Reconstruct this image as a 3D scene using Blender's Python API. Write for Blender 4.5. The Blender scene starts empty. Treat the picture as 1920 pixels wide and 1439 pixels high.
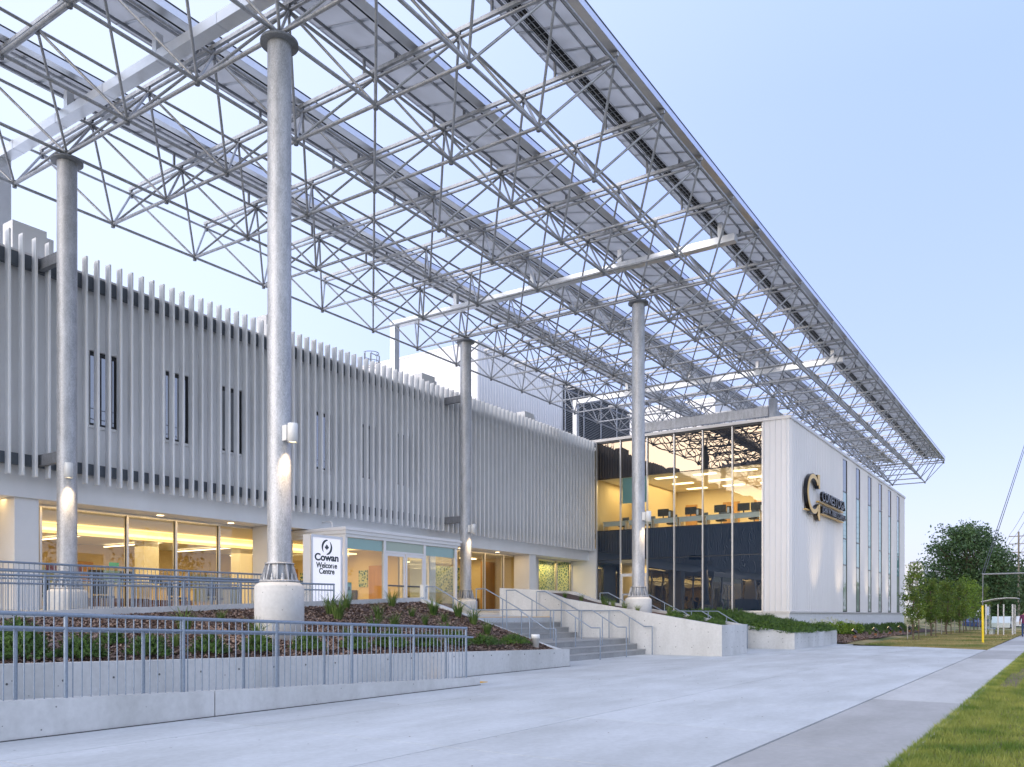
import bpy, bmesh, math, random
import numpy as np
from mathutils import Vector, Matrix, Quaternion
R = math.radians
random.seed(7); rng = np.random.default_rng(7)
scene = bpy.context.scene
COL = scene.collection

# ------------------------------------------------------------------ camera
TH = 33.632
cam = bpy.data.cameras.new('camera')
camera = bpy.data.objects.new('camera', cam); COL.objects.link(camera)
camera.location = (0, 0, 1.6)
camera.rotation_euler = (R(90), 0, R(TH - 90))
cam.sensor_fit = 'HORIZONTAL'; cam.sensor_width = 36
cam.lens = 36 * 1570.36 / 1920
cam.shift_y = (1153.03 - 719.5) / 1920
cam.clip_start = 0.1; cam.clip_end = 5000
scene.camera = camera

# ------------------------------------------------------------------ sky, sun, exposure
world = bpy.data.worlds.new('World'); scene.world = world; world.use_nodes = True
wn = world.node_tree.nodes; wl = world.node_tree.links; wn.clear()
SKY_EL, SKY_ROT = R(8), R(278)
sky = wn.new('ShaderNodeTexSky'); sky.sky_type = 'NISHITA'; sky.sun_disc = False
sky.sun_elevation = SKY_EL; sky.sun_rotation = SKY_ROT
sky.air_density = 1.0; sky.dust_density = 1.5; sky.ozone_density = 2.5
# evening haze veil over the clear-sky model: lavender at the horizon, blue overhead, paler towards the set sun
tco = wn.new('ShaderNodeTexCoord'); sep = wn.new('ShaderNodeSeparateXYZ'); wl.new(tco.outputs['Generated'], sep.inputs[0])
rmp = wn.new('ShaderNodeValToRGB'); el = rmp.color_ramp.elements
VK = 1.0
for k, (p, c) in enumerate(((0.0, (.70, .64, .80)), (0.09, (.68, .615, .78)), (0.27, (.50, .52, .84)), (0.51, (.42, .50, .92)), (1.0, (.50, .66, 1.0)))):
    e = el[k] if k < 2 else el.new(p)
    e.position = p; e.color = (*c, 1)
wl.new(sep.outputs['Z'], rmp.inputs[0])
dt = wn.new('ShaderNodeVectorMath'); dt.operation = 'DOT_PRODUCT'; dt.inputs[1].default_value = (math.sin(SKY_ROT), math.cos(SKY_ROT), 0)
wl.new(tco.outputs['Generated'], dt.inputs[0])
mr = wn.new('ShaderNodeMapRange'); mr.interpolation_type = 'SMOOTHSTEP'; mr.inputs[1].default_value = -1.0; mr.inputs[2].default_value = -0.3; wl.new(dt.outputs['Value'], mr.inputs[0])
pale = wn.new('ShaderNodeMixRGB'); pale.inputs[2].default_value = (.88, .90, 1.0, 1); wl.new(mr.outputs[0], pale.inputs[0]); wl.new(rmp.outputs[0], pale.inputs[1])
gain = wn.new('ShaderNodeMixRGB'); gain.blend_type = 'MULTIPLY'; gain.inputs[0].default_value = 1.0; gain.inputs[2].default_value = (0.90, 0.98, 1.14, 1); wl.new(pale.outputs[0], gain.inputs[1])
bgn = wn.new('ShaderNodeBackground'); bgn.inputs['Strength'].default_value = 0.022; wl.new(sky.outputs[0], bgn.inputs['Color'])
bgv = wn.new('ShaderNodeBackground'); bgv.inputs['Strength'].default_value = 0.25; wl.new(gain.outputs[0], bgv.inputs['Color'])
ads = wn.new('ShaderNodeAddShader'); wl.new(bgn.outputs[0], ads.inputs[0]); wl.new(bgv.outputs[0], ads.inputs[1])
out = wn.new('ShaderNodeOutputWorld'); wl.new(ads.outputs[0], out.inputs['Surface'])

sl = bpy.data.lights.new('sun', 'SUN'); sl.energy = 0.75; sl.angle = R(50); sl.color = (1.0, 0.93, 0.89)
sun = bpy.data.objects.new('sun', sl); COL.objects.link(sun)
sd = Vector((math.sin(SKY_ROT) * math.cos(SKY_EL), math.cos(SKY_ROT) * math.cos(SKY_EL), math.sin(SKY_EL)))
sun.rotation_euler = sd.to_track_quat('Z', 'Y').to_euler(); sun.location = (-20, -5, 30)

scene.view_settings.view_transform = 'Standard'; scene.view_settings.look = 'None'
scene.view_settings.exposure = 2.05; scene.view_settings.gamma = 1.0
scene.cycles.max_bounces = 8; scene.cycles.transparent_max_bounces = 16
scene.cycles.glossy_bounces = 3; scene.cycles.diffuse_bounces = 3
scene.cycles.caustics_reflective = False; scene.cycles.caustics_refractive = False
scene.cycles.sample_clamp_indirect = 4.0
scene.cycles.use_denoising = True

# ------------------------------------------------------------------ materials
M = {}
def base_mat(name):
    m = bpy.data.materials.new(name); m.use_nodes = True; M[name] = m
    return m, m.node_tree.nodes, m.node_tree.links, m.node_tree.nodes['Principled BSDF']
def mat(name, col, rough=0.5, metal=0.0, var=0.0, scale=6.0, bump=0.0, bscale=40.0, stretch=(1, 1, 1), col2=None, spec=0.5, detail=6.0, rvar=0.0):
    m, n, l, b = base_mat(name)
    b.inputs['Roughness'].default_value = rough; b.inputs['Metallic'].default_value = metal
    b.inputs['Specular IOR Level'].default_value = spec
    tc = n.new('ShaderNodeNewGeometry'); mp = n.new('ShaderNodeMapping'); mp.inputs['Scale'].default_value = stretch
    l.new(tc.outputs['Position'], mp.inputs['Vector'])
    if var or col2:
        no = n.new('ShaderNodeTexNoise'); no.inputs['Scale'].default_value = scale; no.inputs['Detail'].default_value = detail
        no.inputs['Roughness'].default_value = 0.6
        l.new(mp.outputs[0], no.inputs['Vector'])
        cr = n.new('ShaderNodeValToRGB'); cr.color_ramp.elements[0].position = 0.3; cr.color_ramp.elements[1].position = 0.7
        c2 = col2 if col2 else tuple(min(1, c * (1 + var)) for c in col)
        c1 = col if col2 else tuple(c * (1 - var) for c in col)
        cr.color_ramp.elements[0].color = (*c1, 1); cr.color_ramp.elements[1].color = (*c2, 1)
        l.new(no.outputs['Fac'], cr.inputs[0]); l.new(cr.outputs[0], b.inputs['Base Color'])
        if rvar:
            mr = n.new('ShaderNodeMapRange'); mr.inputs[3].default_value = rough - rvar; mr.inputs[4].default_value = rough + rvar
            l.new(no.outputs['Fac'], mr.inputs[0]); l.new(mr.outputs[0], b.inputs['Roughness'])
    else:
        b.inputs['Base Color'].default_value = (*col, 1)
    if bump:
        nb = n.new('ShaderNodeTexNoise'); nb.inputs['Scale'].default_value = bscale; nb.inputs['Detail'].default_value = 4
        l.new(mp.outputs[0], nb.inputs['Vector'])
        bp = n.new('ShaderNodeBump'); bp.inputs['Strength'].default_value = bump; bp.inputs['Distance'].default_value = 0.02
        l.new(nb.outputs['Fac'], bp.inputs['Height']); l.new(bp.outputs[0], b.inputs['Normal'])
    return m
def emit(name, col, s):
    m, n, l, b = base_mat(name)
    b.inputs['Base Color'].default_value = (*col, 1)
    b.inputs['Emission Color'].default_value = (*col, 1); b.inputs['Emission Strength'].default_value = s
    return m
def glass(name, tint, refl, base=None, rough=0.0, wave=0.0, coat=(.95, .97, 1)):
    """window glass: tinted see-through mixed with a mirror reflection; base = opaque backing colour (spandrel)"""
    m, n, l, b = base_mat(name); o = n['Material Output']
    g = n.new('ShaderNodeBsdfGlossy'); g.inputs['Roughness'].default_value = rough; g.inputs['Color'].default_value = (*coat, 1)
    if base is None:
        t = n.new('ShaderNodeBsdfTransparent'); t.inputs['Color'].default_value = (*tint, 1)
    else:
        t = n.new('ShaderNodeBsdfDiffuse'); t.inputs['Color'].default_value = (*base, 1)
    fc = n.new('ShaderNodeLayerWeight'); fc.inputs['Blend'].default_value = 0.5
    lw = n.new('ShaderNodeMath'); lw.operation = 'POWER'; lw.inputs[1].default_value = 5.0; l.new(fc.outputs['Facing'], lw.inputs[0])
    ad = n.new('ShaderNodeMath'); ad.operation = 'ADD'; ad.inputs[1].default_value = refl; ad.use_clamp = True
    l.new(lw.outputs[0], ad.inputs[0])
    mx = n.new('ShaderNodeMixShader'); l.new(ad.outputs[0], mx.inputs[0]); l.new(t.outputs[0], mx.inputs[1]); l.new(g.outputs[0], mx.inputs[2])
    l.new(mx.outputs[0], o.inputs['Surface'])
    if wave:
        tc = n.new('ShaderNodeNewGeometry'); no = n.new('ShaderNodeTexNoise'); no.inputs['Scale'].default_value = 1.3; no.inputs['Detail'].default_value = 1.5
        mp = n.new('ShaderNodeMapping'); mp.inputs['Scale'].default_value = (1, 1, 0.8); l.new(tc.outputs['Position'], mp.inputs['Vector'])
        l.new(mp.outputs[0], no.inputs['Vector'])
        bp = n.new('ShaderNodeBump'); bp.inputs['Strength'].default_value = wave; bp.inputs['Distance'].default_value = 0.05
        l.new(no.outputs['Fac'], bp.inputs['Height'])
        l.new(bp.outputs[0], g.inputs['Normal'])
    return m

def concrete(name, c, joints=False):
    m, n, l, b = base_mat(name)
    b.inputs['Roughness'].default_value = 0.85; b.inputs['Specular IOR Level'].default_value = 0.25
    g = n.new('ShaderNodeNewGeometry')
    n1 = n.new('ShaderNodeTexNoise'); n1.inputs['Scale'].default_value = 0.7; n1.inputs['Detail'].default_value = 8; n1.inputs['Roughness'].default_value = 0.62
    n2 = n.new('ShaderNodeTexNoise'); n2.inputs['Scale'].default_value = 14; n2.inputs['Detail'].default_value = 6
    mp = n.new('ShaderNodeMapping'); mp.inputs['Scale'].default_value = (1, 1, 0.35) if not joints else (0.5, 1.4, 1)
    l.new(g.outputs['Position'], mp.inputs['Vector']); l.new(mp.outputs[0], n1.inputs['Vector']); l.new(g.outputs['Position'], n2.inputs['Vector'])
    r1 = n.new('ShaderNodeValToRGB'); r1.color_ramp.elements[0].position = 0.32; r1.color_ramp.elements[1].position = 0.66
    k = 0.80 if not joints else 0.84
    r1.color_ramp.elements[0].color = (c[0] * k, c[1] * k, c[2] * k * 0.98, 1); r1.color_ramp.elements[1].color = (c[0] * 1.08, c[1] * 1.08, c[2] * 1.08, 1)
    l.new(n1.outputs['Fac'], r1.inputs[0])
    r2 = n.new('ShaderNodeValToRGB'); r2.color_ramp.elements[0].position = 0.25; r2.color_ramp.elements[1].position = 0.75
    r2.color_ramp.elements[0].color = (0.88, 0.88, 0.88, 1); r2.color_ramp.elements[1].color = (1, 1, 1, 1)
    l.new(n2.outputs['Fac'], r2.inputs[0])
    mx = n.new('ShaderNodeMixRGB'); mx.blend_type = 'MULTIPLY'; mx.inputs[0].default_value = 1
    l.new(r1.outputs[0], mx.inputs[1]); l.new(r2.outputs[0], mx.inputs[2])
    # small bug holes / specks
    v = n.new('ShaderNodeTexVoronoi'); v.inputs['Scale'].default_value = 5.0 if not joints else 2.2; l.new(g.outputs['Position'], v.inputs['Vector'])
    lt = n.new('ShaderNodeMath'); lt.operation = 'LESS_THAN'; lt.inputs[1].default_value = 0.055 if not joints else 0.03; l.new(v.outputs['Distance'], lt.inputs[0])
    m2 = n.new('ShaderNodeMixRGB'); l.new(lt.outputs[0], m2.inputs[0]); l.new(mx.outputs[0], m2.inputs[1]); m2.inputs[2].default_value = (c[0] * .35, c[1] * .35, c[2] * .35, 1)
    l.new(m2.outputs[0], b.inputs['Base Color'])
    bp = n.new('ShaderNodeBump'); bp.inputs['Strength'].default_value = 0.25; bp.inputs['Distance'].default_value = 0.01
    l.new(n2.outputs['Fac'], bp.inputs['Height']); l.new(bp.outputs[0], b.inputs['Normal'])
    return m
concrete('plaza_concrete', (0.62, 0.64, 0.66), True)
concrete('walk_dark', (0.46, 0.45, 0.445), True)
concrete('walk_light', (0.58, 0.575, 0.57), True)
concrete('wall_concrete', (0.66, 0.66, 0.655))
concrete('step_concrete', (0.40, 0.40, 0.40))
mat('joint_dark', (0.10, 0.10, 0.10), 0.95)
def galvanised(name, c, rough, metal):
    m, n, l, b = base_mat(name); b.inputs['Metallic'].default_value = metal
    g = n.new('ShaderNodeNewGeometry')
    v = n.new('ShaderNodeTexVoronoi'); v.inputs['Scale'].default_value = 70
    no = n.new('ShaderNodeTexNoise'); no.inputs['Scale'].default_value = 3.0; no.inputs['Detail'].default_value = 10; no.inputs['Roughness'].default_value = 0.72
    mp = n.new('ShaderNodeMapping'); mp.inputs['Scale'].default_value = (1.4, 1.4, 0.45)
    l.new(g.outputs['Position'], mp.inputs['Vector']); l.new(mp.outputs[0], v.inputs['Vector']); l.new(mp.outputs[0], no.inputs['Vector'])
    mx = n.new('ShaderNodeMixRGB'); mx.inputs[0].default_value = 0.75; l.new(v.outputs['Color'], mx.inputs[1]); l.new(no.outputs['Fac'], mx.inputs[2])
    bw = n.new('ShaderNodeRGBToBW'); l.new(mx.outputs[0], bw.inputs[0])
    cr = n.new('ShaderNodeValToRGB'); cr.color_ramp.elements[0].position = 0.36; cr.color_ramp.elements[1].position = 0.64
    cr.color_ramp.elements[0].color = (*[x * 0.66 for x in c], 1); cr.color_ramp.elements[1].color = (*[min(1, x * 1.2) for x in c], 1)
    l.new(bw.outputs[0], cr.inputs[0]); l.new(cr.outputs[0], b.inputs['Base Color'])
    mr = n.new('ShaderNodeMapRange'); mr.inputs[1].default_value = 0.3; mr.inputs[2].default_value = 0.7; mr.inputs[3].default_value = rough - .1; mr.inputs[4].default_value = rough + .12
    l.new(bw.outputs[0], mr.inputs[0]); l.new(mr.outputs[0], b.inputs['Roughness'])
    return m
galvanised('galvanised', (0.50, 0.51, 0.53), 0.56, 0.55)
galvanised('galv_tube', (0.46, 0.465, 0.48), 0.42, 0.6)
galvanised('galv_dark', (0.24, 0.25, 0.27), 0.55, 0.4)
mat('rail_paint', (0.27, 0.32, 0.39), 0.42, 0.5, var=0.12, scale=30)
mat('aluminium', (0.72, 0.73, 0.75), 0.3, 0.85, var=0.05, scale=3)
mat('duct_metal', (0.78, 0.79, 0.80), 0.35, 0.6, var=0.05, scale=3)
mat('panel_cells', (0.012, 0.016, 0.035), 0.15)
mat('black_plastic', (0.015, 0.015, 0.017), 0.5)
mat('fin_white', (0.86, 0.86, 0.86), 0.45, 0.0, var=0.04, scale=1.2)
mat('wall_panel', (0.82, 0.82, 0.82), 0.55, var=0.06, scale=0.6, stretch=(1, 1, .3))
mat('white_paint', (0.82, 0.82, 0.82), 0.45, var=0.03, scale=1.0)
mat('white_metal', (0.82, 0.81, 0.82), 0.38, 0.0, var=0.03, scale=0.5, stretch=(1, 1, .2))
mat('coping', (0.72, 0.70, 0.69), 0.4, 0.1)
mat('girt_steel', (0.10, 0.115, 0.135), 0.5, 0.3)
mat('frame_black', (0.02, 0.022, 0.025), 0.4)
mat('frame_alu', (0.74, 0.72, 0.70), 0.35, 0.4)
glass('dark_glass', (0, 0, 0), 0.30, base=(0.008, 0.014, 0.026), wave=0.04)
glass('spandrel_glass', (0, 0, 0), 0.19, base=(0.006, 0.014, 0.030), wave=0.06, coat=(.95, .76, .56))
glass('low_glass', (0, 0, 0), 0.10, base=(0.008, 0.020, 0.042), wave=0.05)
glass('vision_glass', (0.92, 0.95, 0.93), 0.05, wave=0.05, coat=(.95, .84, .68))
glass('clear_glass', (0.95, 0.97, 0.95), 0.05, wave=0.02)
glass('teal_glass', (0, 0, 0), 0.06, base=(0.24, 0.46, 0.46), wave=0.0)
glass('pale_teal_glass', (0, 0, 0), 0.05, base=(0.42, 0.50, 0.42), wave=0.0)
glass('shelter_glass', (0.94, 0.97, 0.96), 0.0)
concrete('plaza_concrete_warm', (0.585, 0.60, 0.615), True)
mat('brick_white', (0.78, 0.78, 0.78), 0.7, var=0.06, scale=3)
mat('louvre_grey', (0.60, 0.61, 0.63), 0.5, 0.3)
mat('interior_wall', (0.74, 0.62, 0.40), 0.8)
mat('interior_ceiling', (0.78, 0.75, 0.68), 0.9)
mat('interior_floor', (0.40, 0.33, 0.24), 0.35, var=0.15, scale=2)
mat('interior_dark', (0.06, 0.055, 0.05), 0.6)
mat('wood_orange', (0.50, 0.27, 0.08), 0.5, var=0.2, scale=3, stretch=(1, 1, .1))
mat('wood_dark', (0.13, 0.05, 0.02), 0.45, var=0.2, scale=4, stretch=(.2, 1, 1))
mat('desk_top', (0.55, 0.58, 0.58), 0.4)
mat('purple_print', (0.10, 0.04, 0.14), 0.6)
mat('green_print', (0.02, 0.35, 0.22), 0.6)
mat('blue_bag', (0.03, 0.06, 0.28), 0.5)
emit('lamp_warm', (1.0, 0.70, 0.28), 0.75)
emit('lamp_white', (1.0, 0.78, 0.45), 1.1)
emit('sign_face', (0.97, 0.95, 1.0), 0.10)
emit('screen_glow', (0.55, 0.75, 1.0), 0.4)
mat('sign_ink', (0.025, 0.045, 0.06), 0.5)
mat('gold_trim', (0.75, 0.48, 0.12), 0.35, 0.5)
mat('black_gloss', (0.010, 0.011, 0.016), 0.25)
mat('yellow_tactile', (0.80, 0.42, 0.03), 0.6, var=0.1, scale=9)
mat('yellow_plastic', (0.85, 0.62, 0.02), 0.4)
mat('white_plastic', (0.80, 0.80, 0.78), 0.4, var=0.05, scale=9)
mat('mulch', (0.085, 0.052, 0.042), 0.95, var=0.5, scale=18, bump=0.8, bscale=60)
mat('bark', (0.14, 0.10, 0.07), 0.9, var=0.35, scale=14, stretch=(1, 1, .25))
mat('pole_wood', (0.20, 0.17, 0.14), 0.9, var=0.3, scale=6, stretch=(1, 1, .1))
mat('wire', (0.05, 0.05, 0.055), 0.6)
mat('asphalt', (0.05, 0.05, 0.052), 0.9, var=0.2, scale=30)
mat('skin', (0.42, 0.25, 0.17), 0.6)
mat('plum_cloth', (0.14, 0.03, 0.09), 0.85)
mat('jeans', (0.03, 0.06, 0.16), 0.85)
mat('hair', (0.03, 0.02, 0.015), 0.7)
mat('tower_wall', (0.62, 0.63, 0.66), 0.8)
mat('tower_dark', (0.12, 0.13, 0.15), 0.4)
mat('car_white', (0.70, 0.71, 0.73), 0.25)
mat('car_blue', (0.06, 0.09, 0.22), 0.25)
mat('tyre', (0.02, 0.02, 0.02), 0.8)
mat('stake_white', (0.45, 0.43, 0.38), 0.7)
mat('rust', (0.30, 0.12, 0.04), 0.7)
def leaf(name, c1, c2, trans=0.25, scale=3.0):
    m, n, l, b = base_mat(name); o = n['Material Output']
    g = n.new('ShaderNodeNewGeometry'); no = n.new('ShaderNodeTexNoise'); no.inputs['Scale'].default_value = scale; no.inputs['Detail'].default_value = 5
    l.new(g.outputs['Position'], no.inputs['Vector'])
    cr = n.new('ShaderNodeValToRGB'); cr.color_ramp.elements[0].position = 0.35; cr.color_ramp.elements[1].position = 0.65
    cr.color_ramp.elements[0].color = (*c1, 1); cr.color_ramp.elements[1].color = (*c2, 1)
    l.new(no.outputs['Fac'], cr.inputs[0]); l.new(cr.outputs[0], b.inputs['Base Color']); b.inputs['Roughness'].default_value = 0.55
    t = n.new('ShaderNodeBsdfTranslucent'); l.new(cr.outputs[0], t.inputs['Color'])
    mx = n.new('ShaderNodeMixShader'); mx.inputs[0].default_value = trans
    l.new(b.outputs[0], mx.inputs[1]); l.new(t.outputs[0], mx.inputs[2]); l.new(mx.outputs[0], o.inputs['Surface'])
leaf('grass_blade', (0.11, 0.19, 0.022), (0.36, 0.38, 0.08), 0.3, 1.8)
leaf('lawn_dry', (0.13, 0.18, 0.035), (0.50, 0.38, 0.18), 0.2, 0.35)
leaf('yew', (0.035, 0.085, 0.012), (0.11, 0.20, 0.025), 0.2, 5)
leaf('tuft', (0.06, 0.13, 0.02), (0.17, 0.24, 0.06), 0.3, 4)
leaf('leaf_young', (0.07, 0.14, 0.02), (0.19, 0.26, 0.04), 0.3, 2)
leaf('leaf_bright', (0.12, 0.22, 0.025), (0.28, 0.40, 0.05), 0.35, 2)
leaf('leaf_dark', (0.030, 0.070, 0.026), (0.085, 0.15, 0.05), 0.2, 1)
leaf('leaf_far', (0.02, 0.05, 0.016), (0.06, 0.10, 0.03), 0.2, .3)
leaf('backsheet', (0.74, 0.735, 0.735), (0.82, 0.815, 0.82), 0.55, 1.2)
leaf('flower', (0.55, 0.56, 0.40), (0.75, 0.76, 0.66), 0.2, 5)
leaf('chips', (0.11, 0.066, 0.05), (0.42, 0.29, 0.22), 0.0, 40)
mat('soil', (0.16, 0.12, 0.08), 0.95, var=0.3, scale=5, bump=.5)
def ground_mat():
    m, n, l, b = base_mat('turf_soil')
    g = n.new('ShaderNodeNewGeometry'); no = n.new('ShaderNodeTexNoise'); no.inputs['Scale'].default_value = 0.30; no.inputs['Detail'].default_value = 8
    l.new(g.outputs['Position'], no.inputs['Vector'])
    cr = n.new('ShaderNodeValToRGB'); e = cr.color_ramp.elements
    e[0].position = 0.38; e[0].color = (0.09, 0.13, 0.03, 1); e[1].position = 0.62; e[1].color = (0.38, 0.29, 0.14, 1)
    l.new(no.outputs['Fac'], cr.inputs[0]); l.new(cr.outputs[0], b.inputs['Base Color']); b.inputs['Roughness'].default_value = 1
ground_mat()
def teal_print():
    m, n, l, b = base_mat('teal_print')
    g = n.new('ShaderNodeNewGeometry'); v = n.new('ShaderNodeTexVoronoi'); v.feature = 'DISTANCE_TO_EDGE'; v.inputs['Scale'].default_value = 6
    l.new(g.outputs['Position'], v.inputs['Vector'])
    cr = n.new('ShaderNodeValToRGB'); cr.color_ramp.elements[0].position = 0.10; cr.color_ramp.elements[1].position = 0.16
    cr.color_ramp.elements[0].color = (0.55, 0.62, 0.36, 1); cr.color_ramp.elements[1].color = (0.02, 0.14, 0.14, 1)
    l.new(v.outputs['Distance'], cr.inputs[0]); l.new(cr.outputs[0], b.inputs['Base Color'])
teal_print()

# ------------------------------------------------------------------ builders
def link(o, parent=None):
    COL.objects.link(o)
    if parent is not None:
        o.parent = parent
        L = Vector((0, 0, 0)); p = parent
        o.matrix_parent_inverse = Matrix(WORLD[parent.name]).inverted()
    WORLD[o.name] = o.matrix_basis.copy()
    return o
WORLD = {}
def thing(name, label, cat, loc=(0, 0, 0), group=None):
    o = bpy.data.objects.new(name, None); o.location = loc; o.empty_display_size = 0.2
    link(o); WORLD[o.name] = Matrix.Translation(loc)
    tag(o, label, cat, group); return o
def tag(o, label=None, cat=None, group=None, kind=None):
    if label: o['label'] = label
    if cat: o['category'] = cat
    if group: o['group'] = group
    if kind: o['kind'] = kind
    return o
CACHE = {}
def box_mesh(dx, dy, dz, m):
    k = (round(dx, 4), round(dy, 4), round(dz, 4), m)
    if k in CACHE: return CACHE[k]
    x, y, z = dx / 2, dy / 2, dz / 2
    v = [(-x, -y, -z), (x, -y, -z), (x, y, -z), (-x, y, -z), (-x, -y, z), (x, -y, z), (x, y, z), (-x, y, z)]
    f = [(0, 3, 2, 1), (4, 5, 6, 7), (0, 1, 5, 4), (1, 2, 6, 5), (2, 3, 7, 6), (3, 0, 4, 7)]
    me = bpy.data.meshes.new('box'); me.from_pydata(v, [], f); me.materials.append(M[m]); me.update()
    CACHE[k] = me; return me
def box(name, x0, x1, y0, y1, z0, z1, m, parent=None):
    if x1 < x0: x0, x1 = x1, x0
    if y1 < y0: y0, y1 = y1, y0
    if z1 < z0: z0, z1 = z1, z0
    o = bpy.data.objects.new(name, box_mesh(x1 - x0, y1 - y0, z1 - z0, m))
    o.location = ((x0 + x1) / 2, (y0 + y1) / 2, (z0 + z1) / 2)
    link(o, parent); WORLD[o.name] = Matrix.Translation(o.location); return o
def cyl_mesh(m, n=10):
    k = ('cyl', m, n)
    if k in CACHE: return CACHE[k]
    v = []; f = []
    for i in range(n):
        a = 2 * math.pi * i / n; v += [(math.cos(a), math.sin(a), -.5), (math.cos(a), math.sin(a), .5)]
    for i in range(n):
        j = (i + 1) % n; f.append((2 * i, 2 * j, 2 * j + 1, 2 * i + 1))
    f.append(tuple(2 * i for i in reversed(range(n)))); f.append(tuple(2 * i + 1 for i in range(n)))
    me = bpy.data.meshes.new('tube'); me.from_pydata(v, [], f); me.materials.append(M[m])
    me.polygons.foreach_set('use_smooth', [True] * n + [False] * 2); me.update()
    CACHE[k] = me; return me
def tube(name, p, q, r, m, parent=None, n=10):
    p = Vector(p); q = Vector(q); d = q - p
    o = bpy.data.objects.new(name, cyl_mesh(m, n))
    mt = Matrix.Translation((p + q) / 2) @ d.to_track_quat('Z', 'Y').to_matrix().to_4x4() @ Matrix.Diagonal((r, r, d.length, 1))
    o.matrix_basis = mt; link(o, parent); WORLD[o.name] = mt; return o
class MB:
    def __init__(s): s.v = []; s.f = []; s.sm = []
    def add(s, v, f, smooth=False):
        b = len(s.v); s.v += [tuple(x) for x in v]; s.f += [tuple(i + b for i in q) for q in f]; s.sm += [smooth] * len(f)
    def box(s, x0, x1, y0, y1, z0, z1):
        v = [(x0, y0, z0), (x1, y0, z0), (x1, y1, z0), (x0, y1, z0), (x0, y0, z1), (x1, y0, z1), (x1, y1, z1), (x0, y1, z1)]
        s.add(v, [(0, 3, 2, 1), (4, 5, 6, 7), (0, 1, 5, 4), (1, 2, 6, 5), (2, 3, 7, 6), (3, 0, 4, 7)])
    def tube(s, p, q, r, r2=None, n=8):
        p = Vector(p); q = Vector(q); r2 = r if r2 is None else r2
        if (q - p).length < 1e-6: return
        t = (q - p).to_track_quat('Z', 'Y'); v = []; f = []
        for i in range(n):
            a = 2 * math.pi * i / n; e = t @ Vector((math.cos(a), math.sin(a), 0))
            v += [p + e * r, q + e * r2]
        for i in range(n):
            j = (i + 1) % n; f.append((2 * i, 2 * j, 2 * j + 1, 2 * i + 1))
        s.add(v, f, True); s.add([v[2 * i] for i in range(n)], [tuple(reversed(range(n)))]); s.add([v[2 * i + 1] for i in range(n)], [tuple(range(n))])
    def path(s, pts, r, n=8):
        for a, b in zip(pts[:-1], pts[1:]): s.tube(a, b, r, n=n)
    def lathe(s, c, prof, n=24):
        v = []; f = []; k = len(prof)
        for i in range(n):
            a = 2 * math.pi * i / n
            for (r, z) in prof: v.append((c[0] + r * math.cos(a), c[1] + r * math.sin(a), c[2] + z))
        for i in range(n):
            j = (i + 1) % n
            for t in range(k - 1): f.append((i * k + t, j * k + t, j * k + t + 1, i * k + t + 1))
        s.add(v, f, True)
    def prism(s, poly, ax, a0, a1):
        """extrude a 2D polygon along axis ax ('x': poly in (y,z); 'y': (x,z); 'z': (x,y))"""
        mk = {'x': lambda a, p: (a, p[0], p[1]), 'y': lambda a, p: (p[0], a, p[1]), 'z': lambda a, p: (p[0], p[1], a)}[ax]
        n = len(poly); v = [mk(a0, p) for p in poly] + [mk(a1, p) for p in poly]
        f = [tuple(range(n)), tuple(reversed(range(n, 2 * n)))] + [(i + n, (i + 1) % n + n, (i + 1) % n, i) for i in range(n)]
        s.add(v, f)
    def build(s, name, m, parent=None, origin=None, fix=True):
        v = np.array(s.v, float)
        c = np.array(origin, float) if origin is not None else np.array([(v[:, 0].min() + v[:, 0].max()) / 2, (v[:, 1].min() + v[:, 1].max()) / 2, v[:, 2].min()])
        me = bpy.data.meshes.new(name); me.from_pydata([tuple(x) for x in (v - c)], [], s.f)
        me.polygons.foreach_set('use_smooth', s.sm)
        me.materials.append(M[m] if isinstance(m, str) else m); me.update()
        if fix and len(s.f) < 20000:
            b = bmesh.new(); b.from_mesh(me); bmesh.ops.recalc_face_normals(b, faces=b.faces); b.to_mesh(me); b.free()
        o = bpy.data.objects.new(name, me); o.location = c
        link(o, parent); WORLD[o.name] = Matrix.Translation(c); return o
def quads_obj(name, V, m, parent=None, origin=(0, 0, 0), nv=4):
    """V: (n, nv, 3) array of separate small faces"""
    n = len(V); me = bpy.data.meshes.new(name)
    me.vertices.add(n * nv); me.vertices.foreach_set('co', (V.reshape(-1, 3) - np.array(origin)).ravel())
    me.loops.add(n * nv); me.loops.foreach_set('vertex_index', np.arange(n * nv, dtype=np.int32))
    me.polygons.add(n); me.polygons.foreach_set('loop_start', np.arange(0, n * nv, nv, dtype=np.int32)); me.polygons.foreach_set('loop_total', np.full(n, nv, dtype=np.int32))
    me.materials.append(M[m]); me.update(calc_edges=True); me.validate()
    o = bpy.data.objects.new(name, me); o.location = origin; link(o, parent); WORLD[o.name] = Matrix.Translation(origin); return o
def struct(o): o['kind'] = 'structure'; return o
def copy_tree(o, delta, parent=None, name=None):
    c = o.copy(); COL.objects.link(c)
    if parent is None:
        c.location = Vector(o.location) + Vector(delta)
    else:
        c.parent = parent
    for ch in o.children: copy_tree(ch, delta, c)
    return c
def spot(name, loc, tgt, power, size, blend, col=(1, .74, .42), rad=.04):
    l = bpy.data.lights.new(name, 'SPOT'); l.energy = power; l.spot_size = R(size); l.spot_blend = blend; l.color = col; l.shadow_soft_size = rad
    o = bpy.data.objects.new(name, l); COL.objects.link(o); o.location = loc
    o.rotation_euler = (Vector(tgt) - Vector(loc)).to_track_quat('-Z', 'Y').to_euler(); return o
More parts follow.
